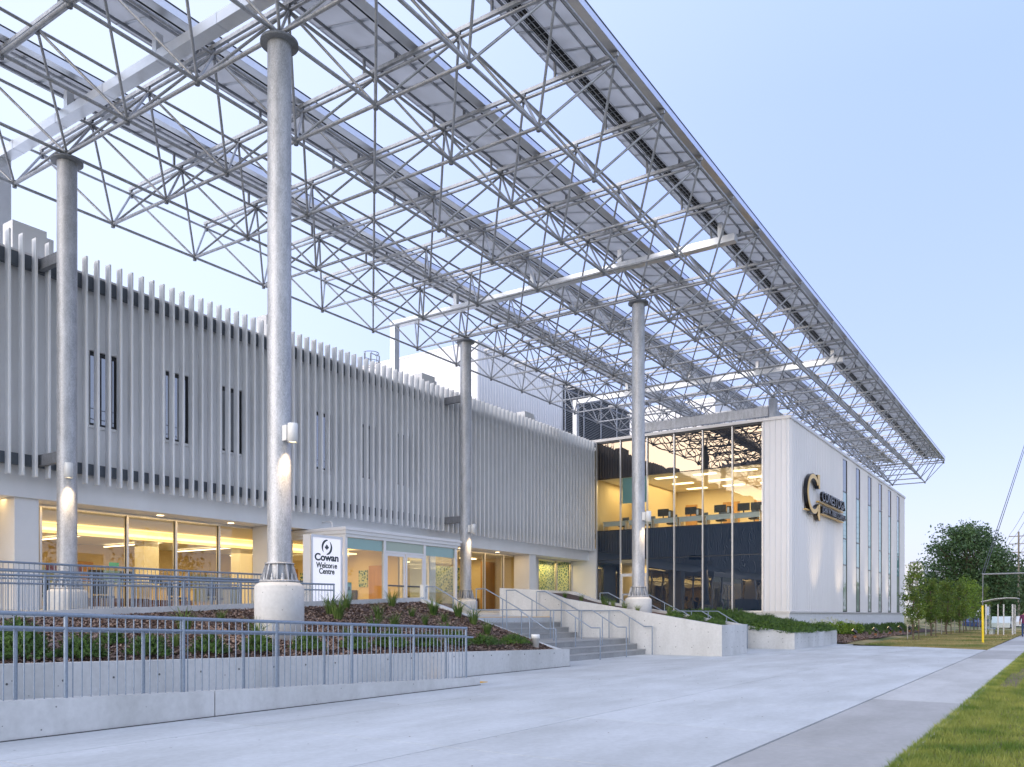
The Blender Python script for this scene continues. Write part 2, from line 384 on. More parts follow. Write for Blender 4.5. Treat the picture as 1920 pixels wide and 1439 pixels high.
def area(name, loc, sx, sy, power, col=(1, .66, .26), rot=(0, 0, 0)):
    l = bpy.data.lights.new(name, 'AREA'); l.shape = 'RECTANGLE'; l.size = sx; l.size_y = sy; l.energy = power; l.color = col
    o = bpy.data.objects.new(name, l); COL.objects.link(o); o.location = loc; o.rotation_euler = rot
    return o
CT, ST = math.cos(R(TH)), math.sin(R(TH))
def depth(p): return p[0] * CT + p[1] * ST
def inframe(p, mrg=80):
    d = depth(p)
    if d < 0.5: return False
    x = 960 + 1570.36 * (p[0] * ST - p[1] * CT) / d; y = 1153 - 1570.36 * (p[2] - 1.6) / d
    return -mrg < x < 1920 + mrg and -mrg < y < 1439 + mrg
#@@SECTIONS
G = 0.12          # plaza level (eye height is measured from here)
# ------------------------------------------------------------------ ground
gb = MB(); gb.add([(-600, -1500, 0.02), (2500, -1500, 0.02), (2500, 1500, 0.02), (-600, 1500, 0.02)], [(0, 1, 2, 3)])
struct(gb.build('ground', 'turf_soil', fix=False))
box('road', -300, 600, -14, -4.2, 0.022, 0.05, 'asphalt')['kind'] = 'structure'
kb = box('road_kerb', -300, 600, -4.2, -4.0, 0.021, 0.2, 'wall_concrete'); struct(kb)

pl = box('plaza', -8, 40.2, 2.92, 13.6, 0.03, G - 0.05, 'joint_dark'); struct(pl)
def lim(y): return 40.4 + (y - 2.9) * 0.668
xs = [-8] + [1.0 + 3.2 * k for k in range(0, 16)]
ys = [2.90, 5.83, 9.0, 13.55]
for a, b in zip(xs[:-1], xs[1:]):
    for c, d in zip(ys[:-1], ys[1:]):
        if a + 0.3 >= lim(c): continue
        g = 0.008
        po = [(a + g, c + g), (min(b - g, lim(c)), c + g), (min(b - g, lim(d)), d - g), (a + g, d - g)]
        m = MB(); m.prism(po, 'z', 0.05, G); m.build('slab', random.choice(['plaza_concrete', 'plaza_concrete', 'plaza_concrete_warm']), pl)
wk = box('sidewalk', -60, 400, 1.40, 2.87, 0.025, G - 0.04, 'joint_dark'); struct(wk)
wx = [-60, 4.2, 9.7, 15.8, 32.3, 40, 48, 56, 64, 400]; wm = ['walk_dark', 'walk_dark', 'walk_dark', 'walk_light', 'walk_dark', 'walk_light', 'walk_dark', 'walk_light', 'walk_dark']
for a, b, k in zip(wx[:-1], wx[1:], wm):
    box('slab', a + .006, b - .006, 1.385, 2.878, 0.05, G - .004, k, wk)

# ------------------------------------------------------------------ front ramp, kerb, retaining wall and bed
def ktop(x): return 0.58 - 0.0325 * (x - 5.06)
rk = thing('ramp_kerb', 'low pale concrete kerb wall under the front baluster railing', 'kerb', (7, 10.45, G))
for a, b in ((-3.0, 7.72), (7.74, 14.3)):
    m = MB(); m.prism([(a, 0.05), (b, 0.05), (b, ktop(b)), (a, ktop(a))], 'y', 10.32, 10.58); m.build('kerb_segment', 'wall_concrete', rk)
m = MB(); m.prism([(-3, 0.05), (14.6, 0.05), (14.6, G + .004), (14.0, G + .01), (-3, 0.72)], 'y', 10.581, 11.94)
struct(m.build('ramp', 'plaza_concrete'))
tp = thing('tactile_strip', 'orange tactile warning strip at the foot of the ramp', 'tactile strip', (14.9, 11.2, G))
for k in range(6): box('tile', 14.62, 15.0, 10.62 + .21 * k, 10.82 + .21 * k, G - .02, G + .012, 'yellow_tactile', tp)
box('base_shade_strip', -3, 14.3, 10.300, 10.319, G - .02, G + .012, 'joint_dark', rk)  # dark strip added as painted contact shade along the kerb foot
def wtop(x): return 0.93 - 0.0209 * (x - 5.6)
fw = thing('retaining_wall', 'long low concrete retaining wall with form tie holes holding the mulch bed', 'wall', (10, 12.0, G))
m = MB(); m.prism([(-3, 0.03), (20.95, 0.03), (20.95, wtop(20.95)), (-3, wtop(-3))], 'y', 11.95, 12.2); m.build('wall_body', 'wall_concrete', fw)
for k in range(24):
    x = 2.6 + 0.76 * k
    if x < 20.8:
        z = min(0.66, wtop(x) - 0.10)
        tube('tie_hole', (x, 11.946, z), (x, 11.97, z), 0.017, 'joint_dark', fw, 8)
box('base_shade_strip', 14.6, 20.95, 11.930, 11.949, G - .02, G + .012, 'joint_dark', fw)  # contact shade at the retaining wall foot, drawn as a dark strip
def k2top(x): return 1.655 + 0.04 * (x - 8.26)
def cheek(y): return 0.74 + (y - 12.8) * (2.136 - .74) / 4.6
m = MB(); m.prism([(-5, 0.1), (20.95, 0.1), (20.95, k2top(20.95)), (-5, k2top(-5))], 'y', 17.3, 17.5)
tag(m.build('terrace_kerb', 'wall_concrete'), 'concrete kerb wall along the terrace edge above the mulch bed', 'wall')
m = MB(); m.prism([(12.205, 0.05), (12.205, wtop(20.9)), (12.8, 0.76), (17.295, 2.12), (17.295, 0.05)], 'x', 20.7, 20.95)
tag(m.build('stair_cheek_wall', 'wall_concrete'), 'sloping concrete cheek wall between mulch bed and wide steps', 'wall')
def bedz(x, y):
    f = wtop(x) - 0.06; b = k2top(x) - 0.14; t = (y - 12.2) / 5.1
    z = f + (b - f) * (t ** 0.85)
    return z
nx, ny = 90, 24
v = []; f = []
for i in range(nx + 1):
    for j in range(ny + 1):
        x = -3 + 23.7 * i / nx; y = 12.2 + 5.1 * j / ny
        v.append((x, y, bedz(x, y) + random.uniform(-.025, .025)))
for i in range(nx):
    for j in range(ny):
        a = i * (ny + 1) + j; f.append((a, a + ny + 1, a + ny + 2, a + 1))
m = MB(); m.add(v, f, True); struct(m.build('mulch_bed', 'mulch', fix=False))
def chips(name, n, fx, x0, x1, y0, y1, lab, L=0.05):
    x = rng.uniform(x0, x1, n); y = rng.uniform(y0, y1, n); z = np.array([fx(a, b) for a, b in zip(x, y)]) + rng.uniform(.0, .03, n)
    a = rng.uniform(0, 6.28, n); t = rng.normal(0, .35, n); ln = rng.uniform(.3, 1, n) * L; w = rng.uniform(.15, .4, n) * L
    u = np.stack([np.cos(a) * np.cos(t), np.sin(a) * np.cos(t), np.sin(t)], 1) * ln[:, None]
    q = np.stack([-np.sin(a), np.cos(a), rng.normal(0, .4, n)], 1) * w[:, None]
    c = np.stack([x, y, z], 1)
    o = quads_obj(name, np.stack([c - u - q, c + u - q, c + u + q, c - u + q], 1), 'chips')
    tag(o, lab, 'mulch', kind='stuff'); return o
chips('bark_mulch', 42000, bedz, 2, 20.65, 12.22, 17.28, 'brown shredded bark mulch covering the sloping front bed')

# ------------------------------------------------------------------ terrace, steps, planters
def terz(y): return 1.50 + (y - 17.26) * 0.034
m = MB(); m.prism([(17.26, 0.03), (17.26, terz(17.26)), (25.6, terz(25.6)), (25.6, 0.03)], 'x', -6, 44.98)
struct(m.build('terrace', 'plaza_concrete'))
box('tactile_strip', 20.98, 28.8, 17.33, 17.6, 1.45, 1.522, 'yellow_tactile')
tag(bpy.data.objects['tactile_strip.001'], 'yellow tactile strip at the top of the wide steps', 'tactile strip')
LOW = [(13.2, .32), (13.54, .52), (13.92, .72)]; UP = [(16.12, .92), (16.5, 1.12), (16.88, 1.32)]
def stair(x0, x1, label, dy=0.0):
    t = thing('staircase', label, 'stairs', ((x0 + x1) / 2, 13.2 + dy, G))
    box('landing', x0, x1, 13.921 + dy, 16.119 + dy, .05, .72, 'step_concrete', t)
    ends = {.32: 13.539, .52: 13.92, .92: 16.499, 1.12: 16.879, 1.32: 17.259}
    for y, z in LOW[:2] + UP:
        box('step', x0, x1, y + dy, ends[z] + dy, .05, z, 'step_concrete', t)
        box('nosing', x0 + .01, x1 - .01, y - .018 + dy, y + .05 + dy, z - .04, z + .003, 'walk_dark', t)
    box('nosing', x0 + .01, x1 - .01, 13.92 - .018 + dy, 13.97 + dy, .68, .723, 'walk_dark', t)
    if dy: box('top_landing', x0, x1, 17.26 + dy, 17.259, .05, 1.498, 'plaza_concrete', t)
    return t
stair(20.955, 28.835, 'wide concrete steps with a mid landing rising to the glass entrance')
stair(31.61, 36.44, 'narrower concrete steps between the two planters up to the dark glass wall', -1.1)
P1 = [(10.25, 1.22), (16.74, 2.25), (17.76, 2.60), (19.8, 2.72)]
def prof(P, y):
    for (a, b), (c, d) in zip(P[:-1], P[1:]):
        if a <= y <= c: return b + (d - b) * (y - a) / (c - a)
    return P[-1][1]
def planter(name, label, x0, x1, yf, P, yend, xr=None):
    t = thing(name, label, 'planter', ((x0 + x1) / 2, yf, G)); w = .24
    yy = [p[0] for p in P]
    for xa in ([x0] if xr else [x0, x1 - w]):
        m = MB(); po = [(yf + (0 if True else 0), .05)] + [(max(y, yf), z) for y, z in P] + [(P[-1][0], .05)]
        m.prism(po, 'x', xa, xa + w); m.build('side_wall', 'wall_concrete', t)
    m = MB(); m.box(x0 + w, x1 - (0 if xr else w), yf + .001, yf + w, .05, P[0][1] + .012); m.build('front_wall', 'wall_concrete', t)
    if xr: box('end_wall', x1 - w, x1, yf + w, yf + 2.4, .05, P[0][1] + .01, 'wall_concrete', t)
    n = 20; v = []; f = []
    for i in range(n + 1):
        y = yf + w + (P[-1][0] - yf - w) * i / n
        for x in (x0 + w, x1 - (0 if xr else w)): v.append((x, y, prof(P, y) - .10))
    for i in range(n): f.append((2 * i, 2 * i + 1, 2 * i + 3, 2 * i + 2))
    m = MB(); m.add(v, f); m.build('soil', 'mulch', t, fix=False)
    for y in np.arange(yf + .5, min(P[-1][0], 18) - .2, .62):
        for z in (prof(P, y) - .32, .42):
            if z > .25 and z < prof(P, y) - .2: tube('tie_hole', (x0 - .004, y, z), (x0 + .02, y, z), .016, 'joint_dark', t, 8)
    for x in np.arange(x0 + .45, x1 - .1, .62):
        for z in (P[0][1] - .25, .42): tube('tie_hole', (x, yf - .004, z), (x, yf + .02, z), .016, 'joint_dark', t, 8)
    return t
P2 = [(9.76, 0.83), (11.56, 1.08), (12.7, 1.30), (16.2, 1.75)]
planter('concrete_planter', 'tall concrete planter wall beside the wide steps with steel column rising from it', 28.84, 31.6, 10.25, P1, 19.8)
planter('concrete_planter', 'low long concrete planter full of spreading evergreens before the white panel corner', 36.45, 44.3, 9.76, P2, 16.2, xr=True)

# ------------------------------------------------------------------ railings
def guard(label, pts, zt, zb, cat='railing', group=None, spacing=1.67, x_first=None, hand=True, bal=0.118, small=False):
    """baluster railing along X at y; zt(x), zb(x) top and base heights"""
    x0, x1, y = pts
    t = thing('guard_railing', label, cat, (x0, y, zb(x0)), group)
    r = 0.024
    n = max(1, round((x1 - x0) / spacing)); ps = [x1 - spacing * k for k in range(int((x1 - x0) / spacing) + 1)]
    tube('top_rail', (x0, y, zt(x0)), (x1 + .02, y, zt(x1)), .027, 'rail_paint', t, 10)
    tube('lower_rail', (x0, y, zt(x0) - .17), (x1, y, zt(x1) - .17), .020, 'rail_paint', t, 8)
    for p in ps: tube('post', (p, y, zb(p) - .02), (p, y, zt(p)), .026, 'rail_paint', t, 10)
    if hand:
        yy = y + .10
        tube('handrail', (x0, yy, zt(x0) - .20), (x1 + .38, yy, zt(x1) - .20), .019, 'rail_paint', t, 8)
        for p in ps[::1]:
            q = p - spacing * .33
            if q > x0: tube('handrail_post', (q, yy, zb(q) - .05), (q, yy, zt(q) - .20), .024, 'rail_paint', t, 8)
    x = x1 - bal
    while x > x0:
        if min(abs(x - p) for p in ps) > .03:
            tube('baluster', (x, y, zb(x) - .01), (x, y, zt(x)), .0085, 'rail_paint', t, 6)
        x -= bal
    return t
guard('galvanised baluster railing standing on the front ramp kerb', (1.0, 13.98, 10.45), lambda x: 1.6 - .0333 * (x - 5.6), ktop)
guard('upper baluster railing on the terrace before the lobby glazing', (6.5, 17.9, 20.6), lambda x: 2.83, lambda x: terz(20.6))
guard('middle baluster railing along the back of the upper ramp', (6.0, 17.7, 19.3), lambda x: 2.55 + .0043 * (x - 5), lambda x: terz(19.3) - .03, hand=False)
guard('lower baluster railing just behind the terrace kerb', (5.0, 17.6, 18.0), lambda x: 2.40 + .0085 * (x - 7), lambda x: terz(18.0) - .05, hand=False)
def stair_rail(x, label, dz=0, dy=0, top=True):
    t = thing('stair_handrail', label, 'handrail', (x, 12.8 + dy, G), 'stair handrails')
    pr = [(12.82, 1.17), (13.15, 1.17), (14.15, 1.757), (15.9, 1.757), (17.45, 2.53), (17.85, 2.53)]
    pr = [(y + dy, z) for y, z in pr]
    m = MB()
    for (a, b), (c, d) in zip(pr[:-1], pr[1:]): m.tube((x, a, b), (x, c, d), .021, n=10)
    m.build('rail', 'rail_paint', t)
    def fl(y):
        y -= dy
        if y < 13.2: return G
        for yy, z in reversed(LOW + UP + [(17.26, 1.5)]):
            if y >= yy: return z
        return G
    for y in (12.82, 13.75, 14.6, 15.9, 16.7, 17.85):
        tube('post', (x, y + dy, fl(y + dy) - .02), (x, y + dy, prof(pr, y + dy)), .021, 'rail_paint', t, 10)
for x, l in ((21.65, 'steel stair handrail nearest the sloping cheek wall'), (24.5, 'steel stair handrail second from the sloping cheek wall'),
             (26.45, 'steel stair handrail third from the sloping cheek wall'), (28.62, 'steel stair handrail against the tall planter wall')):
    stair_rail(x, l)
for x, l in ((32.0, 'steel handrail behind the tall planter on the narrower steps'), (34.2, 'steel handrail in the middle of the narrower steps'),
             (36.2, 'steel handrail beside the low planter on the narrower steps')):
    stair_rail(x, l, dy=-1.1)
# ------------------------------------------------------------------ main building
def holes_wall(name, x0, x1, z0, z1, holes, y0, y1, m, parent):
    b = MB(); cur = x0
    for (a, c, e, g) in sorted(holes):
        b.box(cur, a, y0, y1, z0, z1); b.box(a, c, y0, y1, z0, e); b.box(a, c, y0, y1, g, z1); cur = c
    b.box(cur, x1, y0, y1, z0, z1); return b.build(name, m, parent)
mb = thing('main_building', 'long two-storey building clad in white vertical fins over warm lit lobby glazing', 'building', (25, 25, 1.6))
WIN = [(13.8, 14.72), (16.33, 17.22), (18.5, 19.38), (20.6, 21.5), (22.8, 23.6), (25.35, 26.15), (27.5, 28.35)]
holes_wall('upper_wall', -2, 44.9, 4.88, 11.62, [(a, b, 7.25, 9.5) for a, b in WIN], 24.3, 24.55, 'wall_panel', mb)
box('wall_backing', -2, 44.9, 24.75, 25.2, 5.2, 11.5, 'interior_dark', mb)
box('parapet_coping', -2, 44.9, 24.24, 24.75, 11.62, 11.72, 'coping', mb)
box('roof_slab', -2, 44.9, 24.76, 48, 11.2, 11.45, 'wall_panel', mb)
for a, b in WIN:
    w = MB(); y0, y1 = 24.40, 24.46
    w.box(a, a + .07, y0, y1, 7.25, 9.5); w.box(b - .07, b, y0, y1, 7.25, 9.5); w.box(a + .07, b - .07, y0, y1, 9.38, 9.5); w.box(a + .07, b - .07, y0, y1, 7.25, 7.35)
    fr = w.build('window', 'frame_black', mb)
    box('pane', a + .07, b - .07, 24.425, 24.445, 7.35, 9.38, 'dark_glass', fr)
    box('sill', a - .05, b + .05, 24.24, 24.40, 7.17, 7.25, 'white_paint', fr)
FX0, FSP = 9.16, 0.355
k = 0
while FX0 + FSP * k < 44.85:
    x = FX0 + FSP * k
    box('fin', x - .027, x + .027, 23.75, 23.975, 5.42, 12.02, 'fin_white', mb); k += 1
for z0, z1 in ((11.18, 11.55), (5.72, 6.03)):
    box('girt', 8.9, 44.8, 23.976, 24.14, z0, z1, 'girt_steel', mb)
    for x in np.arange(9.4, 44.6, 2.13): box('girt_bracket', x, x + .12, 24.141, 24.299, z0 + .06, z1 - .06, 'girt_steel', mb)
box('soffit', -2, 44.9, 24.56, 25.7, 4.885, 5.1, 'white_paint', mb)
for x in (3.06, 12.06, 21.03, 30.0, 38.75):
    box('pier', x - .33, x + .33, 24.42, 25.42, 1.66, 4.88, 'white_paint', mb)
    box('pier_foot', x - .29, x + .29, 24.46, 25.38, 1.5, 1.66, 'wall_concrete', mb)
    box('roof_block', x - .2, x + .75, 24.8, 25.35, 11.45, 12.75, 'wall_panel', mb)
    box('roof_block', x + .76, x + 1.0, 24.9, 25.3, 11.45, 12.62, 'wall_panel', mb)
# lobby glazing, one pane and one mullion at a time
ML = [5.8, 7.6, 9.4, 11.2, 12.97, 15.73, 17.51, 19.26, 21.07, 22.5]; MR = [29.2, 31.3, 33.28, 35.71, 37.45, 39.25]; MR2 = [41.0, 43.11, 44.84]
for L in (ML, MR, MR2):
    for x in L: box('mullion', x - .035, x + .035, 25.44, 25.60, 1.78, 4.88, 'frame_alu', mb)
    for a, b in zip(L[:-1], L[1:]):
        box('pane', a + .036, b - .036, 25.51, 25.53, 1.86, 4.80, 'clear_glass', mb)
        box('pane_edge', b - .060, b - .036, 25.49, 25.509, 1.86, 4.80, 'frame_black', mb)
    box('sill', L[0] + .036, L[-1] - .036, 25.45, 25.59, 1.70, 1.859, 'frame_alu', mb)
    box('head', L[0] + .036, L[-1] - .036, 25.45, 25.59, 4.801, 4.88, 'frame_alu', mb)
box('infill_wall', 39.29, 40.96, 25.45, 25.6, 1.6, 4.88, 'white_paint', mb)
box('side_wall', 44.9, 44.98, 23.8, 25.7, 1.6, 5.6, 'white_paint', mb)
# interior shell
box('lobby_floor', 4, 44.9, 25.6, 40, 1.5, 1.74, 'interior_floor', mb)
box('lobby_ceiling', 4, 44.9, 25.7, 40, 4.84, 4.884, 'interior_ceiling', mb)
box('lobby_back_wall', 4, 44.9, 38, 38.2, 1.74, 4.84, 'interior_wall', mb)
box('lobby_end_wall', 4, 4.2, 25.7, 38, 1.74, 4.84, 'interior_wall', mb)
box('lobby_partition', 31.2, 31.35, 27.5, 38, 1.74, 4.84, 'interior_wall', mb)
box('lobby_partition', 39.6, 39.75, 25.7, 38, 1.74, 4.84, 'interior_wall', mb)
box('feature_wall', 39.9, 44.74, 26.5, 26.6, 1.74, 4.84, 'teal_print', mb)
box('feature_wall', 44.75, 44.88, 25.62, 26.62, 1.74, 4.84, 'teal_print', mb)
box('feature_wall', 36.5, 39.5, 30.0, 30.1, 1.74, 4.4, 'teal_print', mb)
box('wood_panel', 31.4, 39.5, 28.6, 28.7, 1.74, 2.55, 'wood_dark', mb)
box('wood_panel', 38.3, 39.55, 27.5, 27.6, 1.74, 4.6, 'wood_orange', mb)
box('light_cove', 4.5, 30.5, 29.6, 30.1, 4.60, 4.66, 'lamp_warm', mb)
box('cove_bulkhead', 4.5, 30.5, 30.11, 30.5, 4.50, 4.83, 'interior_ceiling', mb)
for x in (7.5, 11, 14.6, 18.2, 21.8, 25.4, 28.8): box('strip_light', x, x + .10, 31.2, 37.2, 4.72, 4.76, 'lamp_white', mb)
for x in (32.5, 35.2, 37.8):
    box('strip_light', x, x + 1.2, 28.4, 28.7, 4.78, 4.82, 'lamp_white', mb); box('strip_light', x, x + 1.2, 33.4, 33.7, 4.78, 4.82, 'lamp_white', mb)
for x in (11.2, 16.2, 21.5, 26.5): box('lobby_column', x - .35, x + .35, 33.0, 33.7, 1.75, 4.83, 'white_paint', mb)
for x, c in ((8, 'pale_teal_glass'), (13, 'teal_glass'), (17.5, 'pale_teal_glass'), (22, 'teal_glass'), (27, 'pale_teal_glass')):
    box('rear_window', x, x + 2.6, 37.9, 37.98, 2.3, 3.7, c, mb)
for x in (10.5, 13.6, 16.6, 19.4): tube('downlight', (x, 25.0, 4.872), (x, 25.0, 4.884), .11, 'lamp_white', mb, 16)
for x in (33.0, 36.2): tube('downlight', (x, 25.0, 4.872), (x, 25.0, 4.884), .11, 'lamp_white', mb, 16)
area('lobby_lamp', (13, 31, 4.55), 16, 8, 150); area('lobby_lamp', (25, 31, 4.55), 10, 8, 110)
area('office_lamp', (35.4, 30, 4.7), 7, 6, 60); area('feature_lamp', (42.3, 26.05, 4.7), 4, .4, 22)
area('soffit_lamp', (15, 25.05, 4.86), 8, .3, 12); area('soffit_lamp', (35, 25.05, 4.86), 6, .3, 9)
# lobby furniture
def counter(x0, x1, y0, y1, label, h=1.0):
    t = thing('reception_counter', label, 'counter', ((x0 + x1) / 2, y0, 1.74))
    box('plinth', x0 + .05, x1 - .05, y0 + .05, y1 - .05, 1.741, 1.74 + .45, 'wood_dark', t)
    box('body', x0, x1, y0, y1, 1.741 + .45, 1.74 + h - .06, 'interior_wall', t)
    box('top', x0 - .05, x1 + .05, y0 - .05, y1 + .05, 1.74 + h - .059, 1.74 + h, 'desk_top', t)
counter(12.4, 14.6, 29.0, 29.8, 'cream service counter with dark base behind the first lobby panes')
counter(16.0, 18.6, 28.6, 29.4, 'cream service counter with dark base in the middle of the lobby')
counter(19.6, 21.8, 30.5, 31.2, 'cream service counter with dark base near the entrance vestibule')
counter(32.6, 35.2, 27.2, 27.9, 'wood fronted reception desk right of the vestibule', 1.05)
def stool(x, y, label, c='black_plastic'):
    t = thing('lobby_chair', label, 'chair', (x, y, 1.74), 'chairs in the lobby')
    box('seat', x - .24, x + .24, y - .24, y + .24, 2.16, 2.24, c, t); box('backrest', x - .24, x + .24, y + .2, y + .26, 2.3, 2.75, c, t)
    for a in (-.2, .2):
        for b in (-.2, .2): tube('leg', (x + a, y + b, 1.741), (x + a, y + b, 2.17), .015, 'frame_alu', t, 6)
for x, y in ((14.0, 27.2), (15.2, 27.6), (15.9, 27.1), (18.9, 27.4), (20.3, 27.0), (10.6, 27.6)): stool(x, y, 'black lobby chair standing behind the glazing')
t = thing('waste_bin', 'grey bin with a blue lid behind the last lobby pane', 'bin', (20.4, 26.2, 1.74))
box('body', 20.15, 20.6, 26.0, 26.4, 1.741, 2.55, 'desk_top', t); box('lid', 20.12, 20.63, 25.97, 26.43, 2.551, 2.65, 'blue_bag', t)
for k, (x, w, h, c) in enumerate(((6.5, 1.2, 2.3, 'wood_orange'), (11.2, 1.6, 1.3, 'interior_dark'), (15.9, 1.3, 2.2, 'wood_dark'), (20.4, 1.2, 2.3, 'wood_orange'), (25.2, 1.5, 1.5, 'interior_dark'), (29.7, 1.1, 2.3, 'wood_orange'))):
    box('wall_unit', x, x + w, 37.7, 37.88, 1.75, 1.75 + h, c, mb)
for k, (y, w, h, c) in enumerate(((28.3, 1.0, 2.3, 'wood_orange'), (30.2, .9, 1.1, 'interior_dark'), (32.2, 1.3, 2.1, 'wood_dark'), (34.6, 1.0, 2.3, 'wood_orange'))):
    box('wall_unit', 31.05, 31.19, y, y + w, 1.75, 1.75 + h, c, mb)
for y, z in ((29.5, 3.0), (31.4, 3.1), (33.8, 3.0)): box('poster', 31.16, 31.195, y, y + .6, z, z + .85, 'teal_print', mb)
def lobby_monitor(x, y, z, label):
    t = thing('monitor', label, 'monitor', (x, y, z), 'monitors on the lobby counters')
    box('foot', x - .12, x + .12, y - .09, y + .09, z + .001, z + .02, 'black_plastic', t); box('stem', x - .03, x + .03, y - .02, y + .02, z + .021, z + .15, 'black_plastic', t); box('housing', x - .27, x + .27, y - .025, y + .025, z + .12, z + .46, 'black_plastic', t)
for x, y in ((13.0, 29.4), (14.0, 29.4), (16.7, 29.0), (17.9, 29.0), (20.3, 30.9)): lobby_monitor(x, y, 2.74, 'black monitor standing on a lobby service counter')
lobby_monitor(33.6, 27.6, 2.79, 'black monitor standing on the wood fronted reception desk')
tag(box('hanging_sign', 16.0, 17.3, 31.0, 31.04, 3.2, 3.5, 'purple_print'), 'dark purple hanging sign inside the lobby', 'sign')
tag(box('exit_sign', 19.0, 19.4, 32.0, 32.04, 3.5, 3.7, 'green_print'), 'small green exit sign inside the lobby', 'sign')

# ------------------------------------------------------------------ entrance vestibule
vb = thing('entrance_vestibule', 'glass entrance box with white framed double doors and flat white roof', 'entrance', (25.8, 22.4, 1.7))
VX0, VX1, VY = 22.5, 29.2, 22.4
box('roof', VX0 - .12, VX1 + .2, VY - .12, 25.40, 4.62, 4.87, 'white_paint', vb)
box('roof_edge', VX0 - .17, VX1 + .25, VY - .17, 25.38, 4.75, 4.84, 'white_metal', vb)
box('roof_edge', VX0 - .06, VX1 + .1, VY - .06, 25.37, 4.50, 4.619, 'white_paint', vb)
for x in (VX0, 24.62, 27.07, VX1): box('mullion', x - .06, x + .06, VY - .04, VY + .08, 1.66, 4.50, 'white_metal', vb)
box('base', VX0 - .05, VX1 + .05, VY - .05, VY + .09, 1.55, 1.659, 'frame_alu', vb)
for a, b in ((VX0, 24.62), (27.07, VX1)):
    box('pane', a + .061, b - .061, VY + .01, VY + .03, 1.66, 4.499, 'clear_glass', vb)
    box('blind', a + .07, b - .07, VY + .05, VY + .06, 4.08, 4.49, 'teal_glass', vb)
box('pane', 24.69, 27.0, VY + .01, VY + .03, 4.13, 4.499, 'pale_teal_glass', vb)
box('transom', 24.69, 27.0, VY - .02, VY + .07, 4.05, 4.129, 'white_metal', vb)
for a, b in ((24.69, 25.82), (25.87, 27.0)):
    d = MB(); y0, y1 = VY - .03, VY + .03
    d.box(a, a + .09, y0, y1, 1.66, 4.04); d.box(b - .09, b, y0, y1, 1.66, 4.04); d.box(a + .09, b - .09, y0, y1, 3.93, 4.04); d.box(a + .09, b - .09, y0, y1, 1.66, 1.78)
    dr = d.build('door', 'white_metal', vb)
    box('door_pane', a + .09, b - .09, VY - .01, VY + .01, 1.78, 3.93, 'clear_glass', dr)
    box('push_bar', a + .1, b - .1, VY - .06, VY - .035, 2.72, 2.78, 'girt_steel', dr)
for y in (23.9, 25.36): box('side_mullion', VX0 - .05, VX0 + .05, y - .05, y + .05, 1.62, 4.50, 'white_metal', vb)
for a, b in ((22.5, 23.9), (23.9, 25.36)):
    box('side_pane', VX0 - .01, VX0 + .01, a + .09, b - .052, 1.66, 4.499, 'clear_glass', vb); box('side_pane', VX1 - .01, VX1 + .01, a + .09, b - .052, 1.66, 4.499, 'clear_glass', vb)
for y in (23.9, 25.36): box('side_mullion', VX1 - .05, VX1 + .05, y - .05, y + .05, 1.62, 4.50, 'white_metal', vb)
box('floor', VX0, VX1, VY + .1, 25.6, 1.60, 1.72, 'interior_floor', vb)
area('vestibule_lamp', (25.8, 24, 4.45), 4, 1.5, 16)
m = MB(); m.tube((23.0, 23.6, 4.87), (23.0, 23.6, 5.12), .03); m.path([(23.0, 23.6, 5.12), (23.05, 23.75, 5.2), (23.15, 24.28, 5.2)], .03)
m.build('drain_pipe', 'white_paint', vb)
for x, y, c, l in ((25.6, 21.2, 'white_plastic', 'white door opener post in front of the double doors'), (23.6, 23.4, 'teal_glass', 'grey door opener post inside the vestibule')):
    t = thing('door_opener_post', l, 'post', (x, y, terz(y)))
    box('body', x - .14, x + .14, y - .09, y + .09, terz(y) - .01, terz(y) + 1.15, c, t); box('button', x - .04, x + .04, y - .10, y - .091, terz(y) + .85, terz(y) + .98, 'girt_steel', t)

# ------------------------------------------------------------------ wing
wb = thing('corner_wing', 'white metal panel corner wing with tall dark glass wall and lit office', 'building', (60, 20, .5))
WX, WY, WE, WZ = 45.0, 12.31, 82.0, 12.0
def ribbed(name, a0, a1, z0, z1, axis, pos, out, pitch, h, m, parent, wid=.04):
    """standing-seam metal sheet: flat sheet with raised trapezoid ribs along z; axis 'x' runs in x at y=pos (outward -y) or axis 'y' at x=pos (outward -x)"""
    poly = [(a0, 0)]; a = a0 + pitch / 2
    while a < a1 - wid:
        poly += [(a - wid, 0), (a - wid * .4, h), (a + wid * .4, h), (a + wid, 0)]; a += pitch
    poly.append((a1, 0))
    b = MB(); v = []; f = []
    for (s, o) in poly:
        for z in (z0, z1): v.append((s, pos - o, z) if axis == 'x' else (pos - o, s, z))
    for i in range(len(poly) - 1): f.append((2 * i, 2 * i + 2, 2 * i + 3, 2 * i + 1))
    b.add(v, f); o = b.build(name, m, parent, fix=False)
    return o
SX = [57.48 + 4.115 * k for k in range(6)]
box('core', WX + 9, WE - .3, WY + .5, 33, 1.0, 11.7, 'interior_wall', wb)
box('roof', WX + .3, WE - .2, WY + .3, 36, 11.6, 11.8, 'wall_panel', wb)
prev = WX
for k, x in enumerate(SX + [WE]):
    x1 = x
    ribbed('metal_panel', prev, x1, 1.78, WZ, 'x', WY, -1, .40, .07, 'white_metal', wb, .055)
    box('panel_backing', prev + .001, x1 - .001, WY + .002, WY + .28, 1.78, WZ - .001, 'white_metal', wb)
    prev = x + 1.1
